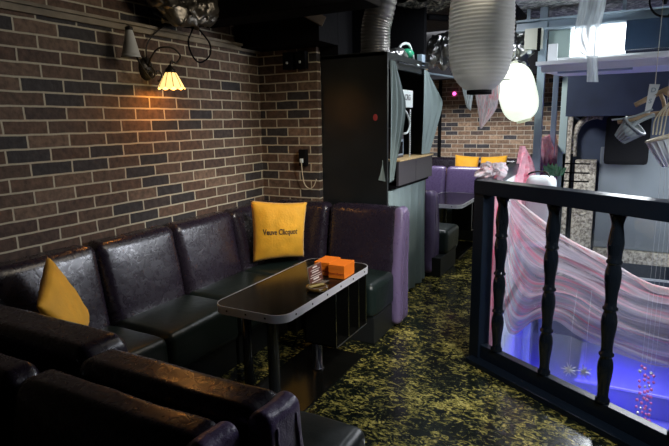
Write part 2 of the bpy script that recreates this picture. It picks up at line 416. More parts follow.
# white slab edge and the cavity wall under the upper floor
bm = NB(); box(bm, (1.99, 3.45, -.22), (2.045, 9.3, -.004)); struct('trim_5', bm, M['whitedull'])
bm = NB(); box(bm, (1.96, 3.2, -1.2), (2.0, 9.3, -.22)); struct('wall_under_landing', bm, M['whitedull'])

bm = NB(); a = V((.50, 3.42, 2.52)); b = V((.80, 3.60, 2.33)); ex = (b-a).normalized(); ey = V((-ex.y, ex.x, 0)).normalized(); ez = ex.cross(ey)
box(bm, (0, -.02, -.035), ((b-a).length, .02, .035), basis(a, ex, ey, ez)); struct('trim_10', bm, M['darkwood'])
# ------------------------------------------------------------------ upholstery
def unit(name, label, cat, loc, back, seat, base, group, puffdir, vy='vinyl', edge=None, seatm='vinyl_green', extra_back=None, jit=.006):
    t = thing(name, label, cat, loc, group)
    p = {puffdir: .03}
    def recl(bm, bk, pd):
        a, sg = pd; rear = bk[0][a] if sg > 0 else bk[1][a]; dp = abs(bk[1][a]-bk[0][a])
        for v in bm.verts:
            fr = max(0, min(1.2, (v.co[a]-rear)*sg/dp)); v.co[a] -= sg*fr*max(0, v.co.z-.42)*.17
        return bm
    fin('backrest', recl(rbox(*back, r=.06, puff=p, jit=jit), back, puffdir), M[vy], t, True)
    if extra_back:
        fin('backrest', recl(rbox(*extra_back[0], r=.06, puff={extra_back[1]: .03}, jit=jit), *extra_back), M[vy], t, True)
    fin('seat', rbox(*seat, r=.045, puff={(2, 1): .02}, jit=jit), M[seatm], t, True)
    fin('base', bbox(*base, .006), M['kick'], t)
    if edge:
        # gathered vinyl strip that closes the end of the backrest, with two welts
        e = fin('end_panel', recl(rbox(*edge, r=.05, jit=.007, n=14), edge, puffdir), M['vinyl_edge'], t, True, label='gathered vinyl end panel painted bright purple as if lit')
        x = edge[1][0]+.002; y0, y1, z0, z1 = edge[0][1], edge[1][1], edge[0][2], edge[1][2]
        for yy in (y0+.06, y1-.06):
            bm = NB(); tube(bm, [V((x-.002+.001*math.sin(k*2.1), yy+.002*math.sin(k*1.3), z0+.05+(z1-z0-.10)*k/24)) for k in range(25)], .007, 6); recl(bm, edge, puffdir)
            fin('piping', bm, M['vinyl_edge'], e, True)
    return t
G1 = 'sofa units of the corner banquette'
yb = [.72, 1.36, 1.98, 2.60, 3.225]
labs = ['black vinyl sofa unit on the brick wall, the one beside the near double backs',
        'black vinyl sofa unit on the brick wall with the propped amber cushion',
        'black vinyl sofa unit on the brick wall, middle of three, next from amber cushion',
        'black vinyl sofa unit on the brick wall, just before the corner unit']
for i in range(1, 4):
    y0, y1 = yb[i]+.004, yb[i+1]-.004
    unit('sofa_unit', labs[i], 'sofa', (.3, (y0+y1)/2, 0), ((.015, y0, .1), (.24, y1, .925)), ((.2, y0, .2), (.68, y1, .45)),
         ((.03, y0+.01, 0), (.64, y1-.01, .2)), G1, (0, 1))
# corner unit
unit('corner_sofa_unit', 'black vinyl corner sofa unit holding the printed amber cushion', 'sofa', (.35, 3.55, 0),
     ((.015, 3.229, .1), (.24, 3.85, .925)), ((.2, 3.229, .2), (.725, 3.7, .45)), ((.03, 3.24, 0), (.7, 3.84, .2)), G1, (0, 1),
     extra_back=(((.20, 3.63, .1), (.728, 3.86, .945)), (1, -1)))
t = unit('sofa_unit', 'black vinyl sofa unit with purple end beside the black partition', 'sofa', (1.05, 3.55, 0),
     ((.738, 3.65, .1), (1.352, 3.87, .945)), ((.738, 3.27, .2), (1.34, 3.72, .45)), ((.745, 3.3, 0), (1.33, 3.85, .2)), G1, (1, -1),
     edge=((1.30, 3.645, .02), (1.395, 3.87, .945)))
# near rows, back to back
G2 = 'near sofa units standing back to back'
unit('sofa_unit', 'dark near sofa unit facing the table, toward the brick wall', 'sofa', (.8, 1.4, 0),
     ((.25, 1.06, .1), (1.24, 1.33, .855)), ((.72, 1.25, .2), (1.24, 1.74, .42)), ((.73, 1.1, 0), (1.235, 1.66, .2)), G2, (1, 1))
unit('sofa_unit', 'dark near sofa unit facing the table, with the purple end by the aisle', 'sofa', (1.6, 1.4, 0),
     ((1.25, 1.0, .1), (2.0, 1.235, .85)), ((1.25, 1.15, .2), (1.995, 1.72, .42)), ((1.255, 1.0, 0), (1.98, 1.62, .2)), G2, (1, 1),
     edge=((1.955, .995, .02), (2.035, 1.24, .853)))
unit('sofa_unit', 'nearest dark sofa unit seen from above at the bottom edge, by the aisle', 'sofa', (1.5, .7, 0),
     ((1.20, .76, .1), (1.95, .965, .85)), ((1.20, .3, .2), (1.95, .8, .42)), ((1.205, .34, 0), (1.93, .95, .2)), G2, (1, -1),
     edge=((1.90, .755, .02), (1.975, .97, .853)))
unit('sofa_unit', 'nearest dark sofa unit seen from above in the lower left corner', 'sofa', (.7, .7, 0),
     ((.28, .76, .1), (1.19, .965, .85)), ((.28, .3, .2), (1.19, .8, .42)), ((.28, .34, 0), (1.185, .95, .2)), G2, (1, -1))
# further booths
G3 = 'purple sofa units of the far booth'
unit('sofa_unit', 'purple sofa back just past the grey curtain, with its seat facing away', 'sofa', (.8, 5.4, 0),
     ((.3, 5.12, .1), (1.16, 5.34, .885)), ((.3, 5.3, .2), (1.3, 5.78, .45)), ((.31, 5.13, 0), (1.28, 5.72, .2)), G3, (1, 1), vy='vinyl_purple',
     edge=((1.09, 5.115, .02), (1.205, 5.35, .89)))
unit('sofa_unit', 'purple sofa unit facing this way behind the far table, by the partition', 'sofa', (.3, 7, 0),
     ((-.15, 7.2, .1), (.695, 7.42, .955)), ((-.15, 6.9, .2), (.695, 7.25, .45)), ((-.14, 6.94, 0), (.68, 7.4, .2)), G3, (1, -1), vy='vinyl_purple')
unit('sofa_unit', 'quilted purple sofa unit facing this way behind the far table, under the amber cushions', 'sofa', (1.05, 7, 0),
     ((.705, 7.2, .1), (1.42, 7.42, .955)), ((.705, 6.9, .2), (1.42, 7.25, .45)), ((.71, 6.94, 0), (1.4, 7.4, .2)), G3, (1, -1), vy='vinyl_purple')
unit('sofa_unit', 'dark sofa along the far brick wall behind the amber cushions', 'sofa', (.6, 9, 0),
     ((-.6, 9.05, .1), (1.75, 9.28, .95)), ((-.6, 8.6, .2), (1.75, 9.1, .45)), ((-.59, 8.64, 0), (1.7, 9.26, .2)), None, (1, -1))

# ------------------------------------------------------------------ cushions
def cushion(name, label, A, B, Cc, D, T, toward, group, txt=None):
    """A top-left, B top-right, Cc bottom-right, D bottom-left as seen from `toward`"""
    A, B, Cc, D = map(V, (A, B, Cc, D)); cen = (A+B+Cc+D)/4
    nrm = (B-A).cross(D-A).normalized()
    if nrm.dot(V(toward)-cen) < 0: nrm = -nrm
    def P(u, v, s, h=0.):
        uu = u*(1-.055*(1-v*v)); vv = v*(1-.055*(1-u*u))
        a, b = (uu+1)/2, (vv+1)/2
        p = (D*(1-a)+Cc*a)*(1-b)+(A*(1-a)+B*a)*b
        th = T*(max(0, 1-u*u)*max(0, 1-v*v))**.42
        w = .006*noise.noise(V((u*3.1, v*3.1, s+len(label))))*min(1, (max(0, 1-u*u)*max(0, 1-v*v))*8)
        return p+nrm*(s*(th+h)+w)
    t = thing(name, label, 'cushion', (cen.x, cen.y, min(A.z, B.z, Cc.z, D.z)), group)
    bm = NB(); n = 26
    for s in (1, -1):
        g = [[bm.verts.new(P(-1+2*i/n, -1+2*j/n, s)) for j in range(n+1)] for i in range(n+1)]
        for i in range(n):
            for j in range(n): bm.faces.new((g[i][j], g[i+1][j], g[i+1][j+1], g[i][j+1]))
    bmesh.ops.remove_doubles(bm, verts=bm.verts, dist=1e-5)
    fin('cover', bm, M['yellow'], t, True)
    if txt:
        wid = (B-A).length/2
        bm = text_mesh(txt, .062, lambda x, y, z: P(x/wid, y/wid+.0, 1, .0025+z), squash=.78)
        fin('printed_text', bm, M['ink'], t)
    return t
cushion('cushion', 'amber cushion with dark printed lettering leaning in the banquette corner',
        (.275, 3.30, 1.005), (.605, 3.61, .965), (.585, 3.575, .515), (.28, 3.285, .505), .075, (2.77, 0, 1.6), 'amber cushions', 'Veuve Clicquot')
cushion('cushion', 'amber cushion tilted on its corner beside the near sofa backs', (.285, 1.587, .965), (.325, 1.752, .60), (.54, 1.54, .46), (.50, 1.37, .80), .055, (2.77, 0, 1.6), 'amber cushions')
cushion('cushion', 'small far amber cushion before the far brick wall, the one nearer the partition', (.37, 8.98, 1.02), (.79, 8.98, .985), (.79, 8.85, .6), (.39, 8.85, .6), .08, (2.77, 0, 1.6), 'amber cushions')
cushion('cushion', 'small far amber cushion before the far brick wall, the one nearer the railing', (.81, 8.98, .985), (1.25, 8.98, 1.02), (1.24, 8.85, .6), (.81, 8.85, .6), .08, (2.77, 0, 1.6), 'amber cushions')

# ------------------------------------------------------------------ tables
def rounded(x0, x1, y0, y1, r, n=8):
    out = []
    for cx, cy, a0 in ((x1-r, y1-r, 0), (x0+r, y1-r, PI/2), (x0+r, y0+r, PI), (x1-r, y0+r, 3*PI/2)):
        for k in range(n+1): a = a0+PI/2*k/n; out.append((cx+r*math.cos(a), cy+r*math.sin(a)))
    return out
def make_table(label, x0, x1, y0, y1, group):
    t = thing('lounge_table', label, 'table', ((x0+x1)/2, (y0+y1)/2, 0), group)
    xc = (x0+x1)/2
    fin('table_top', prism(rounded(x0+.004, x1-.004, y0+.004, y1-.004, .085), .612, .65), M['lam'], t)
    pts = rounded(x0, x1, y0, y1, .088, 10)
    bm = NB(); n = len(pts)
    inn = rounded(x0+.004, x1-.004, y0+.004, y1-.004, .085, 10)
    for i in range(n):
        j = (i+1) % n
        a, b, c, d_ = pts[i], pts[j], inn[j], inn[i]
        q = [[bm.verts.new((*p, z)) for z in (.608, .652)] for p in (a, b, c, d_)]
        bm.faces.new((q[0][0], q[1][0], q[1][1], q[0][1])); bm.faces.new((q[0][1], q[1][1], q[2][1], q[3][1])); bm.faces.new((q[3][0], q[2][0], q[1][0], q[0][0]))
    bmesh.ops.remove_doubles(bm, verts=bm.verts, dist=1e-5)
    e = fin('edge_band', bm, M['alu'], t)
    for k in range(6):
        yy = y0+.12+k*(y1-y0-.24)/5
        bm = NB(); lathe(bm, [(.006, 0), (.005, .002)], 10, Matrix.Translation((x1, yy, .63)) @ Matrix.Rotation(PI/2, 4, 'Y')); fin('screw', bm, M['steel_black'], e)
    for k in range(3):
        xx = x0+.11+k*(x1-x0-.22)/2
        bm = NB(); lathe(bm, [(.006, 0), (.005, .002)], 10, Matrix.Translation((xx, y0, .63)) @ Matrix.Rotation(PI/2, 4, 'X')); fin('screw', bm, M['steel_black'], e)
    for (lx, ly, m) in ((xc, y0+.235, 'steel_black'), (xc+.0, y0+.73, 'chrome')):
        bm = NB(); lathe(bm, [(.045, .012), (.045, .02), (.033, .03), (.033, .58), (.06, .59), (.06, .61)], 20, Matrix.Translation((lx, ly, 0))); fin('leg', bm, M[m], t, True)
    bm = NB(); lathe(bm, [(.028, .012), (.028, .61)], 16, Matrix.Translation((xc-.18, y0+.235, 0))); fin('leg', bm, M['steel_black'], t, True)
    bp = fin('base_plate', bbox((x0+.0, y0+.1, 0), (x1-.04, y1-.05, .012), .003), M['lam'], t)
    # storage rack hung under the aisle side
    ry0, ry1, rz = y0+.58, y1-.07, .25
    bm = NB(); box(bm, (xc, ry0, rz), (x1-.012, ry0+.012, .61)); box(bm, (xc, ry0, rz), (x1-.012, ry1, rz+.01)); box(bm, (xc, ry0, rz), (xc+.01, ry1, .61)); box(bm, (xc, ry1-.012, rz), (x1-.012, ry1, .61))
    rk = fin('storage_rack', bm, M['lam'], t)
    for yy in (ry0+.17, ry0+.32): fin('divider', bbox((xc+.01, yy, rz), (x1-.016, yy+.006, .61), 0), M['lam'], rk)
    for yy in (ry0+.002, ry0+.173, ry0+.323, ry1-.004):
        bm = NB(); tube(bm, [(x1-.012, yy, rz), (x1-.012, yy, .61)], .0035, 6); fin('rod', bm, M['chrome'], rk)
    bm = NB(); tube(bm, [(x1-.012, ry0, rz+.002), (x1-.012, ry1, rz+.002)], .004, 6); fin('rod', bm, M['chrome'], rk)
    return t
make_table('black lounge table with metal edge band, carrying the orange boxes', .92, 1.385, 2.05, 3.14, 'black lounge tables')
make_table('black lounge table in the far booth between the purple sofas', .78, 1.30, 5.83, 6.88, 'black lounge tables')

# things on the near table
def card_box(label, x0, x1, y0, y1, rot, group):
    c = V(((x0+x1)/2, (y0+y1)/2, .652)); t = thing('orange_box', label, 'box', c, group)
    R = Matrix.Translation(c) @ Matrix.Rotation(rot, 4, 'Z') @ Matrix.Translation(-c)
    fin('carton', bbox((x0, y0, .652), (x1, y1, .722), .002, R), M['orange'], t)
    fin('lid', bbox((x0-.001, y0-.001, .712), (x1+.001, y1+.001, .737), .002, R), M['orange'], t)
    bm = text_mesh('Veuve Clicquot', .016, lambda x, y, z: R @ V(((x0+x1)/2+x, y0-.0012-z, .683+y)))
    fin('printed_text', bm, M['orange_dark'], t)
    return t
card_box('orange carton on the near table, partly behind the clear menu stand', 1.150, 1.257, 2.77, 2.93, .04, 'orange cartons on the table')
card_box('orange carton on the near table, standing at the metal edge band', 1.263, 1.371, 2.745, 2.90, .04, 'orange cartons on the table')
t = thing('menu_stand', 'clear acrylic menu stand with small card on the near table', 'menu stand', (1.2, 2.5, .652))
A = V((1.255, 2.53, .652)); ex = V((.05, 1, 0)).normalized(); ez = V((-.12, 0, 1)).normalized(); ny = ex.cross(ez)
mt = basis(A, ex, -ny, ez)
fin('holder', bbox((0, -.002, 0), (.15, .002, .118), .001, mt), M['menu_acryl'], t)
fin('foot', bbox((0, -.05, 0), (.15, .002, .003), .001, mt), M['menu_acryl'], t)
cd = fin('card', bbox((.006, -.0035, .008), (.144, -.0022, .112), 0, mt), M['menu_red'], t)
bm = NB()
for k in range(7):
    zz = .016+.014*k; w = (.10, .06, .12, .11, .07, .10, .05)[k]; h = (.004, .009, .004, .003, .006, .003, .007)[k]
    box(bm, (.075-w/2, -.0045, zz), (.075+w/2, -.0036, zz+h), mt)
fin('printed_lines', bm, M['menu_white'], cd)
t = thing('ashtray', 'shallow round amber glass ashtray beside the menu stand', 'ashtray', (1.325, 2.50, .652))
bm = NB(); lathe(bm, [(.05, 0), (.062, .006), (.066, .024), (.058, .024), (.05, .010), (.0005, .008)], 28, Matrix.Translation((1.325, 2.50, .652))); fin('dish', bm, M['amberglass'], t, True)
bm = bbox((-.05, -.009, .0), (.05, .009, .007), .002, Matrix.Translation((1.32, 2.50, .677)) @ Matrix.Rotation(1.15, 4, 'Z')); fin('matchbox', bm, M['goldfoil'], None)
o = bpy.data.objects['matchbox']; o['label'] = 'gold matchbox lying in the amber ashtray'; o['category'] = 'matchbox'

# ------------------------------------------------------------------ wall lamp and cables on the brick wall
t = thing('wall_sconce', 'two-armed wrought iron wall lamp on the brick wall, one shade lit', 'wall lamp', (.02, 2.6, 1.96))
P0 = V((0, 2.60, 1.965))
bm = NB(); lathe(bm, [(.001, .03), (.03, .028), (.045, .018), (.06, .006), (.062, 0)], 24, Matrix.Translation(P0) @ Matrix.Rotation(PI/2, 4, 'Y') @ Matrix.Scale(1.25, 4, V((1, 0, 0)))); fin('wall_plate', bm, M['iron'], t, True)
def spiral(c, r0, r1, a0, a1, x, n=26):
    return [V((x, c[0]+(r0+(r1-r0)*k/n)*math.cos(a0+(a1-a0)*k/n), c[1]+(r0+(r1-r0)*k/n)*math.sin(a0+(a1-a0)*k/n))) for k in range(n+1)]
RS = V((.17, 2.645, 1.955)) # lit shade top
LS = V((.13, 2.37, 2.16))
arc = smooth_pts([P0+V((.02, 0, 0)), (.07, 2.585, 2.03), (.13, 2.60, 2.085), (.18, 2.67, 2.09), (.20, 2.715, 2.045), (.185, 2.69, 2.0), (.175, 2.655, 2.005), (.172, 2.645, 1.965)], 8)
bm = NB(); tube(bm, arc, .006, 8); fin('arm', bm, M['iron'], t, True)
arc = smooth_pts([P0+V((.02, 0, -.02)), (.08, 2.56, 1.90), (.11, 2.49, 1.93), (.13, 2.42, 2.0), (.13, 2.38, 2.1), (.13, 2.37, 2.175)], 8)
bm = NB(); tube(bm, arc, .006, 8); fin('arm', bm, M['iron'], t, True)
for c, s, x in (((2.64, 1.93), 1, .06), ((2.57, 1.93), -1, .07)):
    bm = NB(); tube(bm, spiral(c, .045, .008, -PI/2 if s > 0 else PI/2, PI*1.6*s-PI/2, x), [.006*(1-.4*k/26) for k in range(27)], 8); fin('scroll', bm, M['iron'], t, True)
bm = NB(); lathe(bm, [(.02, .012), (.022, .0), (.055, -.145), (.062, -.155), (.058, -.155), (.018, -.003)], 28, Matrix.Translation(LS), cap=False)
sh = fin('lamp_shade', bm, M['frost'], t, True, label='unlit frosted white bell shade')
bm = NB(); lathe(bm, [(.008, .03), (.024, .02), (.021, .0)], 16, Matrix.Translation(LS)); fin('cap', bm, M['iron'], sh, True)
# leaded fan shade: eight scalloped petals
def petal_r(z): return .022+.062*(z**.85)
npet = 10
bm = NB(); nn = npet*6; rings = []
for i in range(9):
    f = i/8; ring = []
    for k in range(nn):
        a = 2*PI*k/nn; ph = (k % 6)/6
        z = -f*(.115+.012*math.sin(PI*ph)); r = petal_r(f)*(1+.06*math.sin(PI*ph)*f)
        ring.append(bm.verts.new(RS+V((math.cos(a)*r, math.sin(a)*r, z))))
    rings.append(ring)
for i in range(8):
    for k in range(nn): bm.faces.new((rings[i][k], rings[i][(k+1) % nn], rings[i+1][(k+1) % nn], rings[i+1][k]))
sh = fin('lamp_shade', bm, M['amber_lit'], t, True, label='lit amber leaded glass shade')
bm = NB()
for k in range(npet):
    a = 2*PI*k/npet
    tube(bm, [RS+V((math.cos(a)*(petal_r(f)+.001), math.sin(a)*(petal_r(f)+.001), -f*.116)) for f in (0, .25, .5, .75, 1)], .0022, 5)
fin('leading', bm, M['iron'], sh)
bm = NB(); lathe(bm, [(.006, .03), (.014, .018), (.03, 0), (.04, -.022), (.036, -.022), (.02, 0)], 20, Matrix.Translation(RS)); fin('cap', bm, M['iron'], sh, True)
bm = NB(); bmesh.ops.create_uvsphere(bm, u_segments=14, v_segments=10, radius=.022, matrix=Matrix.Translation(RS+V((0, 0, -.07)))); fin('bulb', bm, M['amber_lit'], sh, True)
# cables
bm = NB(); tube(bm, smooth_pts([(.03, 2.58, 2.0), (.03, 2.60, 2.12), (.04, 2.70, 2.22), (.06, 2.80, 2.28), (.08, 2.95, 2.36), (.08, 3.2, 2.45)], 6), .005, 6)
one('supply_cable', bm, M['iron'], 'brown cable rising from the wall lamp plate to the duct', 'cable', 'cables on the brick wall', True)
bm = NB(); tube(bm, smooth_pts([(.12, 2.88, 2.40), (.13, 2.93, 2.27), (.15, 2.855, 2.16), (.16, 2.87, 2.07), (.16, 2.945, 2.025), (.16, 3.05, 2.08), (.15, 3.07, 2.17), (.13, 2.98, 2.27), (.12, 2.9, 2.42)], 8), .006, 6)
one('hanging_cable', bm, M['blackmatte'], 'black cable hanging in a loop beside the wall lamp', 'cable', 'cables on the brick wall', True)
bm = NB(); tube(bm, smooth_pts([(.1, 2.6, 2.30), (.15, 2.9, 2.25), (.25, 3.2, 2.38), (.4, 3.4, 2.35)], 8), .005, 6)
one('hanging_cable', bm, M['blackmatte'], 'thin black cable crossing the dark foil pipe above the wall lamp', 'cable', 'cables on the brick wall', True)
# dark foil wrapped pipe over the ledge
def crumple_tube(pts, R, amp, n=40, rings=60, seed=0., rib=0, ribamp=0.):
    pts = smooth_pts(pts, max(4, rings//max(1, len(pts)-1)))
    bm = NB(); tube(bm, pts, [R*(1+(ribamp*math.sin(k*rib) if rib else 0)) for k in range(len(pts))], n)
    if amp:
        for v in bm.verts:
            v.co += V([noise.noise(v.co*14+V((seed, j*7, 0)))*amp+noise.noise(v.co*33+V((seed, j*3, 5)))*amp*.5 for j in range(3)])
    return bm
one('insulated_pipe', crumple_tube([(.12, 2.55, 2.56), (.13, 2.75, 2.35), (.14, 2.95, 2.36), (.14, 3.3, 2.5)], .085, .05), M['foil_dark'], 'dark foil-wrapped pipe above the brick ledge', 'pipe', smooth=True)

# socket boxes on the brick pier
G = 'black boxes on the brick pier'
for x, lab in ((.33, 'small black switch box high on the brick pier, nearer the corner'), (.455, 'small black switch box high on the brick pier, nearer the black partition')):
    t = thing('switch_box', lab, 'switch', (x, 3.84, 2.05), G)
    fin('housing', bbox((x-.045, 3.81, 2.035), (x+.045, 3.87, 2.17), .005), M['blackmatte'], t)
    fin('toggle', bbox((x-.008, 3.80, 2.075), (x+.008, 3.81, 2.095), .002), M['whitedull'], t)
t = thing('wall_socket', 'black socket box with white plug on the brick pier above the sofa', 'socket', (.44, 3.84, 1.24), G)
fin('housing', bbox((.405, 3.825, 1.235), (.475, 3.87, 1.375), .005), M['blackmatte'], t)
fin('plug', bbox((.43, 3.80, 1.265), (.452, 3.826, 1.30), .003), M['whitedull'], t)
bm = NB(); tube(bm, smooth_pts([(.44, 3.81, 1.265), (.442, 3.82, 1.17), (.455, 3.83, 1.08), (.50, 3.835, 1.045), (.545, 3.83, 1.07), (.578, 3.82, 1.13)], 8), .004, 6)
fin('cord', bm, M['rope'], t, True)

# ------------------------------------------------------------------ black booth and grey curtains
t = thing('black_partition', 'tall black painted partition booth beside the brick pier', 'partition', (.85, 4.0, 0))
fin('front_panel', bbox((.578, 3.93, 0), (1.172, 3.96, 2.13), .003), M['blackwall'], t)
fin('rear_panel', bbox((.578, 4.98, 0), (1.14, 5.03, 2.13), .003), M['blackwall'], t)
fin('side_panel', bbox((.578, 3.96, 0), (.61, 4.98, 2.13), 0), M['blackwall'], t)
fin('top_panel', bbox((.578, 3.93, 2.10), (1.15, 5.03, 2.135), .003), M['blackwall'], t)
fin('floor_panel', bbox((.62, 3.97, 1.0), (1.10, 4.97, 1.03), 0), M['blackwall'], t)
fin('header', bbox((1.12, 3.965, 2.02), (1.15, 5.0, 2.10), .002), M['blackwall'], t)
bm = NB(); tube(bm, [(1.16, 4.2, 2.075), (1.16, 4.95, 2.075)], .01, 8); fin('curtain_rod', bm, M['chrome'], t)
struct('dark_sheet_above_booth', bbox((-.1, 5.03, 2.135), (1.1, 5.1, 2.75), 0), M['blackmatte'])  # black sheet added to keep the space behind the duct dark
t = thing('booth_counter', 'narrow counter with dark taupe fascia under the booth opening', 'counter', (1.15, 4.7, 1.05))
fin('counter_top', bbox((.98, 4.12, 1.265), (1.21, 5.04, 1.278), .002), M['wood'], t)
fin('fascia_panel', bbox((1.178, 4.12, 1.062), (1.2, 4.55, 1.265), .002), M['brownpanel'], t)
fin('fascia_panel', bbox((1.178, 4.556, 1.062), (1.2, 5.035, 1.265), .002), M['brownpanel'], t)
fin('under_shelf', bbox((1.05, 4.12, 1.035), (1.175, 5.0, 1.06), .002), M['blackmatte'], t)
def curtain(name, lab, pts, z0, z1, folds, amp, m, group, flare=0., flip=False):
    """pts plan polyline (a,b); hangs between z0,z1"""
    a, b = V(pts[0]), V(pts[1]); dr = (b-a); L_ = dr.length; dr.normalize(); nr = V((dr.y, -dr.x, 0))
    def f(u, v):
        w = amp*math.sin(u*folds*2*PI+1.2*math.sin(v*2))*(.5+.5*v)+amp*.6*math.sin(u*folds*4.7+v*3)
        return a+dr*(u*L_)+nr*w+V((0, 0, z1+(z0-z1)*v))
    bm = grid(f, 60, 24)
    return one(name, bm, m, lab, 'curtain', group, True)
G = 'grey green curtains of the black booth'
curtain('curtain', 'grey-green curtain hanging to the floor under the booth counter', ((1.15, 4.0, 0), (1.15, 4.97, 0)), .02, 1.03, 6, .02, M['cloth_grey'], G)
def drape(name, lab, edgeL, edgeR, m, cat, group=None, amp=.012, folds=4, nu=24, nv=30, ph=0.):
    """cloth between two 3D edge polylines (top->bottom)"""
    eL, eR = smooth_pts(edgeL, 8), smooth_pts(edgeR, 8)
    def s(e, v): x = v*(len(e)-1); i = min(int(x), len(e)-2); return e[i].lerp(e[i+1], x-i)
    def f(u, v):
        p = s(eL, v).lerp(s(eR, v), u); dv = (s(eR, v)-s(eL, v)); nr = dv.cross(V((0, 0, 1)))
        if nr.length > 1e-6: nr.normalize()
        return p+nr*amp*(math.sin(u*folds*2*PI+v*2+ph)+.5*math.sin(u*folds*5.3+v*6+ph))
    return one(name, grid(f, nu, nv), m, lab, cat, group, True)
drape('curtain', 'grey-green curtain drawn to the near side of the booth opening', [(1.165, 4.0, 2.07), (1.165, 4.0, 1.7), (1.165, 4.0, 1.3), (1.165, 3.985, 1.10)],
      [(1.165, 4.12, 2.07), (1.19, 4.23, 1.85), (1.20, 4.26, 1.72), (1.20, 4.17, 1.5), (1.18, 4.08, 1.28), (1.17, 4.05, 1.12)], M['cloth_grey'], 'curtain', G, .012, 3)
drape('curtain', 'grey-green curtain bulging at the far side of the booth opening', [(1.165, 4.85, 2.06), (1.17, 4.80, 1.75), (1.17, 4.80, 1.5), (1.165, 4.79, 1.285)],
      [(1.165, 4.96, 2.05), (1.22, 5.2, 1.83), (1.22, 5.24, 1.74), (1.19, 5.12, 1.5), (1.17, 5.0, 1.285)], M['cloth_grey'], 'curtain', G, .012, 3)
drape('cloth_flap', 'small grey triangular cloth corner poking out of the black partition', [(1.135, 3.925, 1.29), (1.125, 3.92, 1.21), (1.10, 3.92, 1.13)],
      [(1.136, 3.924, 1.29), (1.15, 3.92, 1.21), (1.165, 3.915, 1.12)], M['cloth_grey'], 'cloth', None, .002, 1, 6, 10)
# inside the booth
t = thing('control_box', 'white control box with printed label inside the booth opening', 'control box', (1.08, 4.55, 1.68))
fin('housing', bbox((1.04, 4.37, 1.715), (1.13, 4.65, 1.865), .006), M['whitedull'], t)
bm = text_mesh('CRG', .07, lambda x, y, z: V((1.131+z, 4.51+x, 1.80+y))); fin('printed_text', bm, M['brownpanel'], t)
bm = NB(); tube(bm, smooth_pts([(1.12, 4.38, 1.80), (1.13, 4.37, 1.73), (1.14, 4.47, 1.66), (1.15, 4.51, 1.57), (1.15, 4.46, 1.50), (1.15, 4.36, 1.49)], 8), .009, 8)
fin('cord', bm, M['whitedull'], t, True)
t = thing('amplifier', 'dark audio unit standing on the counter inside the booth', 'audio unit', (1.0, 4.42, 1.28))
fin('housing', bbox((.98, 4.26, 1.278), (1.10, 4.50, 1.54), .004), M['brownpanel'], t)
fin('front_plate', bbox((1.10, 4.28, 1.30), (1.106, 4.48, 1.44), .002), M['steelblue'], t)
fin('grille', bbox((1.106, 4.30, 1.315), (1.108, 4.46, 1.42), 0), M['blackmatte'], t)
t = thing('perforated_strip', 'pale perforated metal strip standing inside the booth opening', 'strip', (1.06, 4.66, 1.28))
fin('strip', bbox((1.118, 4.59, 1.278), (1.123, 4.62, 1.70), 0), M['whitedull'], t)
bm = NB()
for k in range(20): box(bm, (1.123, 4.598, 1.29+k*.02), (1.1245, 4.612, 1.30+k*.02))
fin('slots', bm, M['blackmatte'], t)
bm = NB(); lathe(bm, [(.02, 0), (.017, .0015), (.0, .002)], 16, Matrix.Translation((1.07, 3.9295, 1.63)) @ Matrix.Rotation(PI/2, 4, 'X') @ Matrix.Scale(1.35, 4, V((0, 1, 0))), cap=False)
one('sticker', bm, M['redsticker'], 'small faded red sticker on the black partition', 'sticker')
# pieces on top of the booth
t = thing('metal_tube_light', 'pale bare tube fixture on top of the booth opening', 'fixture', (1.12, 4.6, 2.12))
bm = NB(); tube(bm, [(1.12, 4.45, 2.13), (1.14, 4.75, 2.09)], .014, 10); fin('tube', bm, M['whitedull'], t, True)
fin('bracket', bbox((1.10, 4.83, 2.02), (1.15, 4.92, 2.2), .004), M['steelblue'], t)
bm = NB(); bmesh.ops.create_uvsphere(bm, u_segments=16, v_segments=10, radius=.065, matrix=Matrix.Translation((1.04, 4.72, 2.20)) @ Matrix.Scale(.7, 4, V((0, 0, 1))))
one('green_cap', bm, M['green'], 'rounded green plastic cap on the top of the booth', 'cap', smooth=True)
bm = NB(); tube(bm, smooth_pts([(1.0, 4.55, 2.14), (1.02, 4.62, 2.26), (1.05, 4.75, 2.28), (1.06, 4.86, 2.16)], 8), .012, 8)
one('white_hose', bm, M['whitedull'], 'white hose arching over the green cap', 'hose', smooth=True)
one('foil_scrap', crumple_tube([(.95, 4.35, 2.165), (1.05, 4.5, 2.18), (1.05, 4.62, 2.165)], .032, .03, 16, 24, 2), M['foil'], 'crumpled foil scrap on the booth top beside the duct', 'foil', smooth=True)

# ducts
def ribbed(pts, R, pitch=.016, amp=.05, n=36):
    ps = smooth_pts(pts, 10); out = []; rad = []
    for i in range(len(ps)): rad.append(R*(1+amp*(1 if i % 2 else -1)))
    bm = NB(); tube(bm, ps, rad, n); return bm
one('flexible_duct', ribbed([(.89, 4.35, 2.135), (.89, 4.35, 2.25), (.895, 4.35, 2.38), (.92, 4.36, 2.5), (.97, 4.38, 2.74)], .125, amp=.035), M['duct'], 'ribbed aluminium duct standing on the black partition', 'duct')
t = one('metal_fin', prism([(.55, 3.42), (1.02, 3.60), (1.0, 3.75), (.6, 3.55)], 2.42, 2.425), M['greenboard'], 'dark pointed sheet metal plate under the ceiling by the duct', 'plate')
for v in t.data.vertices: v.co.z += (.12 if v.co.x < 0 else 0)
one('foil_duct', crumple_tube([(.95, 5.75, 2.34), (1.2, 5.75, 2.32), (1.6, 5.75, 2.30), (1.95, 5.75, 2.28)], .165, .06, 48, 90, 4), M['foil'], 'crumpled silver foil duct crossing behind the paper lanterns', 'duct', smooth=True)
one('foil_duct', crumple_tube([(1.0, 6.5, 2.60), (1.3, 6.5, 2.58), (1.7, 6.5, 2.58)], .12, .05, 48, 70, 9), M['foil_dark'], 'dark crumpled duct high over the far booth', 'duct', smooth=True)
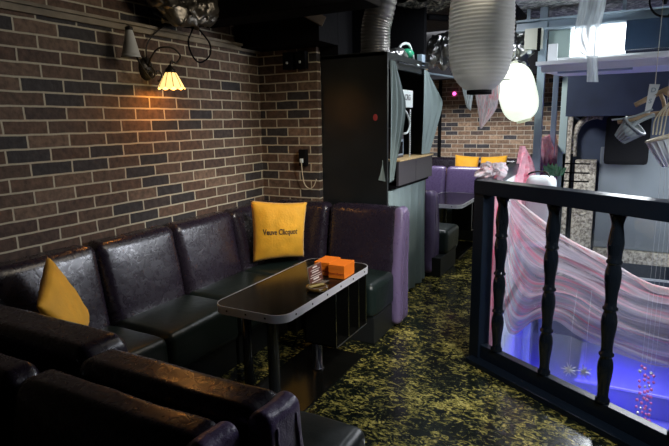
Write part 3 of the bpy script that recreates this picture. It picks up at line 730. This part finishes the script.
G = 'dark pipes over the far booth'
bm = NB(); tube(bm, [(.95, 6.05, 2.40), (1.9, 6.4, 2.12)], .012, 8); one('ceiling_pipe', bm, M['steelblue'], 'thin grey pipe running down toward the glowing lantern', 'pipe', G, True)
bm = NB(); tube(bm, [(.9, 5.4, 2.10), (1.9, 6.4, 1.93)], .012, 8); one('ceiling_pipe', bm, M['steelblue'], 'lower thin grey pipe across the far brick wall', 'pipe', G, True)
bm = NB(); tube(bm, [(1.1, 5.15, 2.58), (1.75, 6.7, 2.68)], .03, 10); one('ceiling_pipe', bm, M['blackmatte'], 'thick black pipe under the ceiling over the booth', 'pipe', G, True)
for (x, y, s, seed) in ((1.05, 4.9, .22, 1), ):
    def f(u, v): 
        p = V((.9+u*1.0, 4.7+v*.5, 2.70)); p.z -= .05+.05*noise.noise(p*9); return p
    one('insulation_patch', grid(f, 40, 20), M['insul'], 'patch of insulation on the black ceiling, painted pale as lit', 'insulation', smooth=True)
bm = NB(); tube(bm, [(.005, 9.27, .0), (.005, 9.27, 2.7)], .03, 10); 
one('vertical_pipe', bm, M['blackmatte'], 'dark vertical pipe against the far brick wall', 'pipe', smooth=True)
bm = NB(); lathe(bm, [(.03, 0), (.03, .01)], 12, Matrix.Translation((.25, 9.29, 2.05)) @ Matrix.Rotation(PI/2, 4, 'X')); one('indicator_light', bm, M['magenta'], 'tiny magenta light on the far brick wall', 'light')

# ------------------------------------------------------------------ railings
def railM(t, n=0., z=0.):  # local frame: x along, y toward aisle
    return basis(RO+RD*t+RN*n+V((0, 0, z)), RD, RN, V((0, 0, 1)))
R0 = railM(0)
t = thing('balustrade', 'glossy black balustrade with turned balusters in front of the pink gauze', 'railing', tuple(RO))
fin('post', bbox((.0, -.10, 0), (.085, .0, 1.22), .004, R0), M['rail'], t)
fin('handrail', bbox((.0, -.105, 1.135), (2.2, .004, 1.223), .005, R0), M['rail'], t)
fin('bottom_rail', bbox((.085, -.075, 0), (2.2, -.02, .125), .004, R0), M['rail'], t)
fin('plinth', bbox((.03, -.02, 0), (2.2, .06, .035), .004, R0), M['rail'], t)
prof = [(.036, .12), (.036, .14), (.028, .15), (.027, .18), (.031, .23), (.037, .28), (.039, .32), (.036, .35), (.030, .37), (.028, .38), (.037, .387), (.037, .397), (.029, .405), (.028, .43), (.031, .48), (.037, .53), (.039, .57), (.036, .60), (.030, .62),
        (.028, .63), (.037, .637), (.037, .647), (.029, .655), (.028, .68), (.030, .72), (.037, .77), (.040, .81), (.038, .84), (.031, .87), (.030, .876), (.038, .882), (.038, .892), (.032, .90), (.034, .93), (.039, .97), (.039, .99), (.034, 1.03), (.028, 1.07), (.029, 1.09), (.037, 1.115), (.041, 1.125), (.041, 1.135)]
bm = NB(); lathe(bm, prof, 24, railM(.2, -.048)); b0 = fin('baluster', bm, M['rail_gloss'], t, True)
for k in range(1, 6):
    c = b0.copy(); C.objects.link(c); c.parent = t; c.location = RD*(.37*k)
fin('acrylic_panel', bbox((.085, -.095, .0), (2.2, -.090, 1.135), 0, R0), M['acryl'], t)
# return railing, boarded on the well side
t = thing('boarded_railing', 'black railing running back along the aisle, boarded white on the open side', 'railing', (2.0, 6.0, 0))
fin('handrail', bbox((1.985, 3.46, 1.14), (2.065, 8.4, 1.222), .004), M['rail'], t)
fin('bottom_rail', bbox((1.99, 3.46, 0), (2.06, 8.4, .10), .004), M['rail'], t)
for yy in (4.6, 5.9, 7.2, 8.32): fin('post', bbox((1.992, yy, .1), (2.035, yy+.07, 1.14), .004), M['rail'], t)
fin('board', bbox((2.04, 3.5, .10), (2.055, 8.38, 1.14), 0), M['whitedull'], t)
# steel poles
G = 'grey steel poles along the return railing'
for y, lab, w in ((5.5, 'grey-blue steel pole under the glowing lantern', .035), (7.0, 'grey-blue steel pole, second beyond the glowing lantern', .03), (8.2, 'darker steel pole furthest along the return railing', .05)):
    one('steel_pole', bbox((2.07, y, -1.2), (2.07+2*w, y+2*w, 2.62), .004), M['steelblue' if y < 8 else 'greenboard'], lab, 'pole', G)

# ------------------------------------------------------------------ gauze
def polyl(ps):
    ps = smooth_pts(ps, 10)
    def s(v): x = v*(len(ps)-1); i = min(int(x), len(ps)-2); return ps[i].lerp(ps[i+1], x-i)
    return s
top = polyl([(2.06, 3.95, 1.15), (2.16, 4.0, 1.01), (2.40, 4.0, .83), (2.68, 4.0, .655), (2.95, 4.0, .53), (3.2, 4.0, .455), (3.8, 4.0, .50), (4.4, 4.0, .8)])
bot = polyl([(2.07, 3.92, .90), (2.09, 3.92, .5), (2.13, 3.94, .12), (2.20, 3.97, -.02), (2.35, 4.02, .10), (2.50, 4.05, .10), (2.65, 4.05, .02), (2.93, 4.05, -.07), (3.25, 4.05, -.12), (3.8, 4.0, .0), (4.4, 4.0, .4)])
def f(u, v):
    p = top(u).lerp(bot(u), v)
    a = .010+.022*u
    p.y += a*math.sin(v*26+3*u+2*math.sin(u*5))+.006*math.sin(v*55+u*9)+.12*math.sin(v*PI)
    p.z += .01*math.sin(v*40+u*13)
    return p
t = thing('gauze_swag', 'wide sheer pink-dyed gauze swag hanging behind the balusters', 'fabric', (3.0, 4.0, -.12))
fin('sheet', grid(f, 140, 90), M['gauze_main'], t, True)
def roll(u, v):
    p = top(u); a = v*2*PI; r = .022+.006*math.sin(u*30)
    return p+V((0, math.cos(a)*r, math.sin(a)*r+.012*math.sin(u*17)))
fin('rolled_hem', grid(roll, 140, 10), M['gauze_white'], t, True, label='pale twisted top hem streaked pink')
G = 'gauze pieces tied on the return railing'
drape('gauze_drape', 'narrow pink gauze hanging straight down behind the first baluster', [(2.05, 3.50, 1.2), (2.06, 3.50, .7), (2.07, 3.5, .0)], [(2.07, 3.95, 1.16), (2.075, 3.85, .7), (2.08, 3.8, -.05)], M['gauze_pink'], 'fabric', G, .012, 4)
def bunch(c, sx, sy, sz, sd):
    def f(u, v):
        a = u*2*PI; b = (v-.5)*PI
        p = V((math.cos(a)*math.cos(b)*sx, math.sin(a)*math.cos(b)*sy, math.sin(b)*sz)); p *= 1+.7*noise.noise(p*14+V((sd, 0, 0)))+.35*noise.noise(p*38+V((sd, 1, 0)))
        return V(c)+p
    return grid(f, 90, 50)
one('gauze_bunch', bunch((2.025, 3.80, 1.245), .075, .28, .05, 3), M['gauze_white'], 'crumpled pale gauze bunch knotted over the railing corner', 'fabric', G, True)
drape('gauze_drape', 'pink gauze peak hanging over the return railing nearer the corner post', [(2.05, 4.95, 1.36), (2.06, 4.65, 1.2), (2.07, 4.50, 1.0), (2.08, 4.45, .55)], [(2.055, 5.0, 1.36), (2.10, 5.3, 1.2), (2.12, 5.4, 1.0), (2.14, 5.5, .6)], M['gauze_pink'], 'fabric', G, .02, 4)
drape('gauze_drape', 'deep pink gauze peak hanging from the return railing beside the poles', [(2.06, 6.3, 1.38), (2.09, 6.0, 1.2), (2.1, 5.9, 1.0), (2.1, 5.8, .7)], [(2.06, 7.6, 1.42), (2.12, 7.4, 1.2), (2.14, 7.2, 1.0), (2.15, 7.1, .6)], M['gauze_pink'], 'fabric', G, .03, 5)
drape('gauze_strip', 'long sheer white strip hanging before the lit ceiling unit', [(2.475, 4.5, 2.62), (2.46, 4.5, 2.35), (2.435, 4.5, 2.16), (2.50, 4.5, 2.07), (2.545, 4.5, 2.04), (2.555, 4.5, 1.865)],
      [(2.66, 4.5, 2.62), (2.645, 4.5, 2.42), (2.63, 4.5, 2.3), (2.615, 4.5, 2.12), (2.62, 4.5, 2.0), (2.635, 4.5, 1.86)], M['gauze_strip'], 'fabric', None, .004, 1)

# ------------------------------------------------------------------ lanterns
def lantern(lab, c, R, H, m, tilt, lit, top_z=2.75, ribs=34, shape=3.2):
    """c centre; chochin shape"""
    base = V(c); rot = Matrix.Translation(base) @ Matrix.Rotation(tilt, 4, 'Y')
    t = thing('paper_lantern', lab, 'lantern', (c[0], c[1], c[2]-H/2), 'hanging paper lanterns')
    n = ribs*4; prof = []
    for i in range(n+1):
        s = -1+2*i/n; r = R*(1-abs(s)**shape)**(1/2.2)
        r = max(r, R*.36)
        r *= 1+(0.012 if not lit else .006)*math.cos(i/4*2*PI)
        prof.append((r, s*H/2))
    bm = NB(); lathe(bm, prof, 40, rot, cap=False); fin('paper_shell', bm, M[m], t, True)
    for s in (-1, 1):
        bm = NB(); lathe(bm, [(R*.37, s*H/2-.012), (R*.39, s*H/2-.012), (R*.39, s*H/2+.014), (R*.37, s*H/2+.014)], 32, rot, cap=True); fin('end_ring', bm, M['blackmatte' if not lit else 'paper'], t, True)
    topp = rot @ V((0, 0, H/2)); bm = NB(); tube(bm, [topp, (topp.x, topp.y, top_z)], .004, 6); fin('cord', bm, M['blackmatte'], t)
    return t
lantern('large unlit ribbed grey paper lantern hanging over the corner post', (1.962, 3.58, 2.165), .205, .78, 'paper', 0, False)
lantern('small glowing white paper lantern tilted below the foil duct', (1.92, 5.37, 1.845), .175, .55, 'paper_lit', -.27, True)
G = 'cloth scraps hanging under the big lantern'
drape('cloth_scrap', 'pinkish white cloth scrap with pointed end under the big lantern', [(1.76, 4.3, 1.88), (1.775, 4.3, 1.78), (1.80, 4.3, 1.66), (1.818, 4.3, 1.53)], [(1.965, 4.3, 1.90), (1.955, 4.3, 1.76), (1.93, 4.3, 1.66), (1.832, 4.3, 1.53)], M['gauze_white'], 'cloth', G, .008, 2)
drape('cloth_scrap', 'short greyish cloth scrap hanging left under the big lantern', [(1.66, 4.32, 1.89), (1.665, 4.32, 1.83), (1.70, 4.32, 1.70)], [(1.76, 4.32, 1.89), (1.75, 4.32, 1.78), (1.735, 4.32, 1.67)], M['gauze_strip'], 'cloth', G, .006, 2)
bm = NB(); tube(bm, [(1.64, 4.31, 1.89), (2.03, 4.31, 1.90)], .004, 6); tube(bm, [(1.74, 4.31, 1.89), (1.74, 4.31, 2.75)], .002, 5); tube(bm, [(1.96, 4.31, 1.90), (1.96, 4.31, 2.75)], .002, 5)
one('hanging_rod', bm, M['blackmatte'], 'thin suspended rod carrying the cloth scraps', 'rod')

# ------------------------------------------------------------------ overhead equipment at the stairwell
bm = NB(); box(bm, (1.86, 5.46, 2.50), (3.9, 5.60, 2.515)); box(bm, (1.86, 5.52, 2.42), (3.9, 5.53, 2.50)); box(bm, (1.86, 5.46, 2.415), (3.9, 5.60, 2.43))
for k in range(3): box(bm, (1.95+k*.8, 5.52, 2.5), (1.98+k*.8, 5.55, 2.75))
one('steel_joist', bm, M['steelblue'], 'grey painted steel joist under the insulated ceiling', 'joist')
t = thing('ceiling_unit', 'white rimmed overhead unit with bright diffuser above the stairwell', 'light unit', (2.8, 5.2, 1.95))
bm = NB()
q = [(2.13, 4.92), (3.7, 4.80), (3.7, 5.7), (2.2, 5.7)]
fin('rim', prism(q, 2.045, 2.075), M['white'], t)
fin('tray', prism([(2.17, 4.97), (3.66, 4.86), (3.6, 5.6), (2.3, 5.6)], 1.99, 2.045), M['white'], t)
fin('inner_strip', prism([(2.3, 5.0), (2.86, 4.96), (2.86, 5.02), (2.3, 5.05)], 1.975, 1.99), M['steelblue'], t)
fin('diffuser', bbox((2.345, 5.55, 2.16), (2.80, 5.58, 2.41), .004), M['lightpanel'], t)
fin('side_board', bbox((2.15, 5.55, 2.08), (2.34, 5.58, 2.41), .004), M['greenboard'], t)
fin('lower_board', bbox((2.19, 5.50, 2.075), (3.6, 5.53, 2.155), .003), M['white'], t)
for k in range(3): fin('vent_slot', bbox((2.45+k*.28, 5.495, 2.10), (2.58+k*.28, 5.50, 2.125), 0), M['steelblue'], t)
fin('frame_hook', bbox((2.18, 5.3, 2.075), (2.26, 5.33, 2.26), .004), M['white'], t)
t = thing('dark_monitor', 'dark monitor hanging at the bright unit in the upper right corner', 'monitor', (3.1, 5.4, 2.16))
fin('screen', bbox((2.79, 5.40, 2.17), (3.55, 5.44, 2.42), .004), M['screen'], t)
fin('mount', bbox((3.1, 5.44, 2.3), (3.3, 5.54, 2.45), 0), M['blackmatte'], t)
t = thing('junction_box', 'cream junction box on the joist beside the big lantern', 'junction box', (2.05, 5.45, 2.2))
fin('housing', bbox((1.955, 5.40, 2.24), (2.11, 5.50, 2.425), .005), M['cream'], t)
fin('cover_strip', bbox((2.07, 5.39, 2.215), (2.10, 5.40, 2.42), .002), M['blackmatte'], t)
fin('outlet', bbox((1.985, 5.42, 2.20), (2.02, 5.46, 2.24), .004), M['whitedull'], t)
bm = NB(); tube(bm, smooth_pts([(3.0, 4.8, 2.66), (2.93, 4.8, 2.47), (2.97, 4.8, 2.36), (3.06, 4.8, 2.33), (3.2, 4.8, 2.36)], 8), .008, 6)
one('hanging_cable', bm, M['blackmatte'], 'black cable loop hanging at the upper right over the monitor', 'cable', None, True)
bm = NB(); lathe(bm, [(.012, 0), (.02, .03), (.02, .10), (.008, .13)], 10, Matrix.Translation((3.03, 4.82, 2.42))); tube(bm, [(3.03, 4.82, 2.54), (3.03, 4.82, 2.66)], .004, 6)
one('cable_plug', bm, M['blackmatte'], 'small black plug dangling beside the cable loop', 'plug', None, True)

# dark bulkhead behind the unit
struct('trim_6', bbox((2.2, 7.4, 1.62), (6.2, 9.28, 2.7), 0), M['navy'])

# ------------------------------------------------------------------ branch frame, baskets and sign
t = thing('branch_frame', 'bare wooden branch frame hung at the right edge of the picture', 'frame', (3.0, 3.5, 1.6))
for a, b, r in (((2.86, 3.5, 1.665), (3.25, 3.5, 1.86), .014), ((2.78, 3.5, 1.575), (3.3, 3.52, 1.66), .016), ((2.98, 3.5, 1.72), (3.02, 3.5, 1.62), .010), ((2.99, 3.5, 1.74), (3.12, 3.52, 1.62), .012), ((3.06, 3.5, 1.80), (3.08, 3.5, 1.6), .008)):
    bm = NB(); tube(bm, smooth_pts([a, V(a).lerp(V(b), .35)+V((0, 0, .008)), V(a).lerp(V(b), .7)+V((0, 0, -.006)), b], 5), r, 8); fin('branch', bm, M['branch'], t, True)
bm = NB(); tube(bm, [(3.2, 3.5, 1.84), (3.2, 3.5, 2.75)], .004, 6); tube(bm, [(2.95, 3.5, 1.70), (2.95, 3.5, 2.75)], .002, 5); fin('hanger', bm, M['rope'], t)
def basket(name, lab, c, R0_, R1_, H, mtx, m, group, nst=16):
    t = thing(name, lab, 'basket', c, group)
    bm = NB(); lathe(bm, [(R0_*.98, .002), (R0_, 0), (R1_, H), (R1_*.96, H), (R0_*.94, .008), (.001, .008)], 24, mtx, cap=False); fin('body', bm, M[m], t, True)
    bm = NB(); tube(bm, [mtx @ V((math.cos(2*PI*k/32)*R1_, math.sin(2*PI*k/32)*R1_, H)) for k in range(33)], .007, 6, cap=False); fin('rim', bm, M['rope' if m != 'wicker_grey' else 'wicker_grey'], t, True)
    for k in range(nst):
        a = 2*PI*k/nst
        bm = NB(); tube(bm, [mtx @ V((math.cos(a)*(R0_+.002), math.sin(a)*(R0_+.002), 0)), mtx @ V((math.cos(a)*(R1_+.002), math.sin(a)*(R1_+.002), H))], .003, 5); fin('stave', bm, M[m], t)
    return t
Mx = Matrix.Translation((2.80, 3.5, 1.475)) @ Matrix.Rotation(.75, 4, 'Y') @ Matrix.Rotation(.2, 4, 'X')
basket('wire_basket', 'small tilted grey basket hung on the branch frame', (2.80, 3.5, 1.475), .035, .068, .105, Mx, 'wicker_grey', 'hanging baskets')
bm = NB(); tube(bm, smooth_pts([(2.75, 3.49, 1.585), (2.85, 3.48, 1.60), (2.95, 3.49, 1.64)], 6), .006, 6); tube(bm, smooth_pts([(2.82, 3.45, 1.51), (2.88, 3.46, 1.57), (2.96, 3.48, 1.61)], 6), .012, 6)
one('basket_strap', bm, M['wicker_grey'], 'grey strap tying the small basket to the branch', 'strap', None, True)
Mx = Matrix.Translation((3.09, 3.5, 1.34)) @ Matrix.Rotation(-.3, 4, 'Y')
basket('white_basket', 'white ribbed basket with looping cord handles at the right edge', (3.09, 3.5, 1.34), .07, .115, .16, Mx, 'white', 'hanging baskets', 20)
for k in range(4):
    bm = NB(); a = .9+k*.12
    tube(bm, smooth_pts([(2.96+.015*k, 3.48-.02*k, 1.50), (2.97+.02*k, 3.46, 1.60+.02*k), (3.06+.02*k, 3.46, 1.70+.01*k), (3.18, 3.48, 1.69), (3.22, 3.5, 1.55)], 8), .004, 6)
    one('cord_loop', bm, M['rope'], ['pale cord loop, lowest one over the white basket', 'pale cord loop, second one over the white basket', 'pale cord loop, third one over the white basket', 'pale cord loop, highest one over the white basket'][k], 'cord', 'cord loops over the white basket', True)
t = thing('hanging_tag', 'narrow white tag with blue marks hung on the branch frame', 'tag', (2.93, 3.49, 1.6))
tm = basis((2.925, 3.485, 1.62), V((1, .1, 0)).normalized(), V((-.1, 1, 0)).normalized(), V((.12, 0, 1)).normalized())
bm = NB(); a = [tm @ V(p) for p in ((-.014, 0, 0), (.012, 0, 0), (.030, 0, .155), (-.022, 0, .16))]; b = [p+V((0, .002, 0)) for p in a]
va = [bm.verts.new(p) for p in a]; vb = [bm.verts.new(p) for p in b]; bm.faces.new(va); bm.faces.new(vb[::-1])
for i in range(4): bm.faces.new((va[i], va[(i+1) % 4], vb[(i+1) % 4], vb[i]))
fin('card', bm, M['white'], t)
bm = text_mesh('D', .035, lambda x, y, z: tm @ V((x+.004, -.0008-z, .125+y))); fin('printed_text', bm, M['steelblue'], t)
bm = text_mesh('S', .035, lambda x, y, z: tm @ V((x+.0, -.0008-z, .065+y))); fin('printed_text', bm, M['steelblue'], t)

# ------------------------------------------------------------------ stairwell: walls, stone, stage
struct('wall_stone_pier', bbox((1.99, 9.1, -1.2), (2.18, 9.29, 1.62), .01), M['stone'])
t = one('stone_relief', bbox((2.26, 9.0, -.5), (2.56, 9.29, .95), .01), M['stone'], 'pale stone slab with a swirl relief against the dark stairwell wall', 'stone panel')
bm = NB(); tube(bm, spiral((0, 0), .16, .02, 0, 4.5*PI, 0, 60), .012, 6)
for v in bm.verts: v.co = V((2.41+v.co.y*.8, 8.99+v.co.x, .22+v.co.z))
fin('relief', bm, M['stone'], t, True)
bm = NB(); tube(bm, smooth_pts([(2.22, 9.2, 1.0), (2.22, 9.2, 1.35), (2.32, 9.15, 1.55), (2.5, 9.1, 1.62), (2.6, 9.1, 1.60)], 6), .045, 8)
one('stone_arch', bm, M['stone'], 'curved pale stone arch end under the dark bulkhead', 'arch', None, True)
one('slate_panel', bbox((2.60, 9.1, -.42), (5.2, 9.29, 1.15), .01), M['greypanel'], 'large slate grey panel filling the far stairwell wall', 'panel')
struct('trim_7', bbox((2.6, 9.02, -.62), (5.2, 9.29, -.43), .01), M['stone'])
struct('trim_8', bbox((2.6, 8.8, -.80), (5.2, 8.83, -.77), 0), M['white'])
one('hanging_speaker', bbox((2.66, 8.3, .95), (3.2, 8.7, 1.62), .05), M['blackmatte'], 'dark boxy speaker hung below the bulkhead behind the small basket', 'speaker')
# metal rack silhouettes beside the stone
t = thing('black_stand', 'thin black metal stand before the pale stone slab', 'stand', (2.15, 8.2, -1.2))
for x in (2.14, 2.24): fin('upright', bbox((x, 8.2, -1.2), (x+.03, 8.23, 1.1), 0), M['blackmatte'], t)
for z in (.7, .82, .95): fin('crossbar', bbox((2.14, 8.2, z), (2.5, 8.22, z+.02), 0), M['blackmatte'], t)
# white tub on the boarded railing
t = thing('white_tub', 'rounded white plastic tub behind the pink gauze at the railing', 'tub', (2.22, 5.05, .45))
fin('shell', rbox((2.07, 4.9, .45), (2.34, 5.2, 1.09), .07), M['whitedull'], t, True)
bm = NB(); tube(bm, smooth_pts([(2.08, 4.98, 1.085), (2.15, 4.95, 1.13), (2.25, 4.93, 1.14), (2.30, 4.92, 1.10)], 6), .009, 6); fin('handle', bm, M['iron'], t, True)
bm = NB()
def leaf(c, dr, L_, W):
    dr = V(dr).normalized(); s = dr.cross(V((.3, 1, .1))).normalized()
    pts = [(0, 0), (.3, .5), (.6, .45), (1, 0), (.6, -.45), (.3, -.5)]
    vs = [bm.verts.new(V(c)+dr*(a*L_)+s*(b*W)+V((0, -.01*abs(b), 0))) for a, b in pts]; bm.faces.new(vs)
for k in range(9): leaf((2.24+.01*k, 5.35, 1.06), (math.sin(k*2.1)*.6, -.1, 1-.07*k), .13, .06)
tube(bm, [(2.26, 5.35, .1), (2.28, 5.35, 1.1)], .006, 5); tube(bm, [(2.26, 5.35, .1), (2.02, 5.35, .1)], .006, 5)
one('leafy_sprig', bm, M['leaf'], 'small dark green leafy sprig behind the white tub', 'plant')
fin('price_tag', bbox((2.05, 4.86, .60), (2.1, 4.865, .80), .002), M['white'], None)
o = bpy.data.objects['price_tag']; o.name = 'paper_strip'; o['label'] = 'small white paper strip seen through the gauze below the tub'; o['category'] = 'paper'
# low platform with white edge, translucent tank and ornaments
t = thing('stage_platform', 'low blue-lit platform with a white front edge down in the stairwell', 'platform', (3.6, 5.5, -1.2))
fin('deck', bbox((2.62, 5.36, -1.2), (5.6, 7.6, -.96), .004), M['stagefloor'], t)
fin('edge_strip', bbox((2.60, 5.335, -.965), (5.6, 5.36, -.945), 0), M['white'], t)
t = thing('acrylic_tank', 'clear acrylic box glowing blue behind the first baluster', 'tank', (2.15, 4.4, -.6))
fin('tank_wall', bbox((2.07, 4.35, -.62), (2.25, 4.37, -.2), .002), M['acryl'], t)
fin('tank_wall', bbox((2.07, 4.37, -.62), (2.085, 4.75, -.2), .002), M['acryl'], t)
fin('tank_wall', bbox((2.235, 4.37, -.62), (2.25, 4.75, -.2), .002), M['acryl'], t)
fin('tank_base', bbox((2.07, 4.35, -1.2), (2.25, 4.75, -.62), .002), M['white'], t)
drape('plastic_sheet', 'pale bluish clear plastic sheet hanging low behind the second and third balusters', [(2.46, 3.85, .10), (2.44, 3.85, -.1), (2.42, 3.85, -.45)], [(2.80, 3.85, .05), (2.82, 3.85, -.15), (2.84, 3.85, -.5)], M['sheet'], 'plastic sheet', None, .01, 2)
G = 'silver ornaments hanging below the gauze'
for (x, z, lab) in ((2.617, -.055, 'silver tinsel flower ornament, nearer the second baluster'), (2.71, -.05, 'silver tinsel flower ornament, nearer the third baluster')):
    t = thing('tinsel_ornament', lab, 'ornament', (x, 3.6, z), G)
    bm = NB()
    for k in range(10):
        a = k*2*PI/10; r = .04+.012*(k % 2); tube(bm, [(x, 3.6, z), (x+math.cos(a)*r, 3.6+.01*math.sin(k*3), z+math.sin(a)*r)], [.007, .003], 5)
    bmesh.ops.create_icosphere(bm, subdivisions=1, radius=.009, matrix=Matrix.Translation((x, 3.6, z)))
    fin('tinsel', bm, M['silverdeco'], t)
    bm = NB(); tube(bm, [(x, 3.6, z), (x, 3.62, z+.3), (x, 3.98, z+.45)], .0012, 4); fin('thread', bm, M['silverdeco'], t)
random.seed(3)
G = 'pink bead strings between the third and fourth balusters'
for k in range(4):
    x = 3.0+k*.022; z1 = .24-.02*k; n = 9+(k % 3)*2
    t = thing('bead_string', ['pink bead string hung behind the balusters, first from the third baluster', 'pink bead string hung behind the balusters, second from the third baluster', 'pink bead string hung behind the balusters, third from the third baluster', 'pink bead string hung behind the balusters, fourth from the third baluster'][k], 'bead string', (x, 3.2, -.1), G)
    bm = NB(); tube(bm, [(x, 3.2+.01*k, -.12), (x, 3.2+.01*k, 1.0), (x, 3.4, 2.75)], .0008, 4); fin('thread', bm, M['silverdeco'], t)
    for j in range(n):
        bm = NB(); bmesh.ops.create_icosphere(bm, subdivisions=1, radius=.008+.003*random.random(), matrix=Matrix.Translation((x+random.uniform(-.006, .006), 3.2+.01*k, z1-j*.36/n-random.random()*.02)))
        fin('bead', bm, M['bead' if random.random() < .75 else 'silverdeco'], t, True)

# ------------------------------------------------------------------ lights
def area(name, loc, aim, size, power, col, sy=None, spread=None):
    l = bpy.data.lights.new(name, 'AREA'); l.energy = power; l.color = col; l.size = size
    if sy: l.shape = 'RECTANGLE'; l.size_y = sy
    if spread: l.spread = spread
    o = bpy.data.objects.new(name, l); C.objects.link(o); o.location = loc
    o.rotation_euler = (V(aim)-V(loc)).to_track_quat('-Z', 'Y').to_euler(); return o
def point(name, loc, power, col, r=.05):
    l = bpy.data.lights.new(name, 'POINT'); l.energy = power; l.color = col; l.shadow_soft_size = r
    o = bpy.data.objects.new(name, l); C.objects.link(o); o.location = loc; return o
def spot(name, loc, aim, power, col, ang, blend=.6, r=.06):
    l = bpy.data.lights.new(name, 'SPOT'); l.energy = power; l.color = col; l.spot_size = ang; l.spot_blend = blend; l.shadow_soft_size = r
    o = bpy.data.objects.new(name, l); C.objects.link(o); o.location = loc
    o.rotation_euler = (V(aim)-V(loc)).to_track_quat('-Z', 'Y').to_euler(); return o
point('sconce_light', RS+V((0, 0, -.10)), 3.4, (1, .42, .10), .03)
area('far_booth_light', (.8, 6.9, 2.62), (.8, 8.3, .8), .9, 90, (.95, .96, 1.), .4)
area('aisle_fill', (1.65, 4.7, 2.6), (1.5, 4.9, 0), .3, 14, (.88, .93, 1.), .15)  # added light, brightens the purple sofa ends, curtains and aisle floor
area('stairwell_light', (3.2, 5.3, 1.95), (2.7, 3.9, .1), 1.0, 48, (.9, .95, 1.), .5, 1.7)
point('unit_fill', (2.6, 5.25, 2.25), 2, (.9, .96, 1.), .06)  # added point light, whitens the unit and the ceiling above it
area('stairwell_back_fill', (3.6, 7.2, 1.2), (3.6, 9.2, .2), 1.2, 20, (.88, .95, 1.), .3, 1.9)  # added light without a fixture, brightens the slate panel
area('stairwell_side_light', (3.9, 4.7, 2.2), (.6, 3.4, .5), .8, 23, (.86, .90, 1.), .5, 1.7)
spot('ceiling_spot_table', (3.2, 2.3, 2.6), (.85, 3.35, .75), 200, (1., .95, .88), .85, .8)
area('rail_glint_light', (3.9, 1.2, 2.55), (2.6, 3.0, .7), .6, 9, (.9, .95, 1.), .6, 1.0)  # added area light, sized to put glints on the balusters
area('ceiling_fill', (1.9, 3.0, 2.68), (0, 3.0, 1.5), .8, 10, (1., .88, .70), .8, 2.0)
area('blue_led', (2.75, 5.2, -.45), (2.75, 5.2, -2), .8, 28, (.03, .01, 1.), 1.2)
area('blue_led', (3.7, 5.6, -.35), (3.7, 5.8, -2), .8, 5, (.10, .09, 1.), 1.2)
point('blue_led_near', (2.4, 4.3, -.8), 4, (.08, .03, 1.), .1)

w = bpy.data.worlds.new('World'); sc.world = w; w.use_nodes = True
w.node_tree.nodes['Background'].inputs[0].default_value = (.02, .025, .03, 1); w.node_tree.nodes['Background'].inputs[1].default_value = .3

# ------------------------------------------------------------------ camera
F, PIT, YAW, ROLL = 524., .1905, .4878, -.01675
cp, sp = math.cos(PIT), math.sin(PIT); c, s = math.cos(ROLL), math.sin(ROLL)
R = [(1, 0, 0), (0, cp, -sp), (0, sp, cp)]
R = [tuple(c*R[0][i]-s*R[1][i] for i in range(3)), tuple(s*R[0][i]+c*R[1][i] for i in range(3)), R[2]]
hr = V((math.cos(YAW), math.sin(YAW), 0)); hd = V((0, 0, -1)); hf = V((-math.sin(YAW), math.cos(YAW), 0))
ax = [hr*r[0]+hd*r[1]+hf*r[2] for r in R]
cam = bpy.data.cameras.new('Camera'); co = bpy.data.objects.new('Camera', cam); C.objects.link(co)
cam.lens = F/669*36; cam.sensor_width = 36; cam.clip_start = .05
co.matrix_world = basis(V((2.77, 0, 1.6)), ax[0], -ax[1], -ax[2])
sc.camera = co
sc.view_settings.view_transform = 'Standard'; sc.view_settings.look = 'None'; sc.view_settings.gamma = 1; sc.view_settings.use_curve_mapping = False
sc.view_settings.exposure = 0
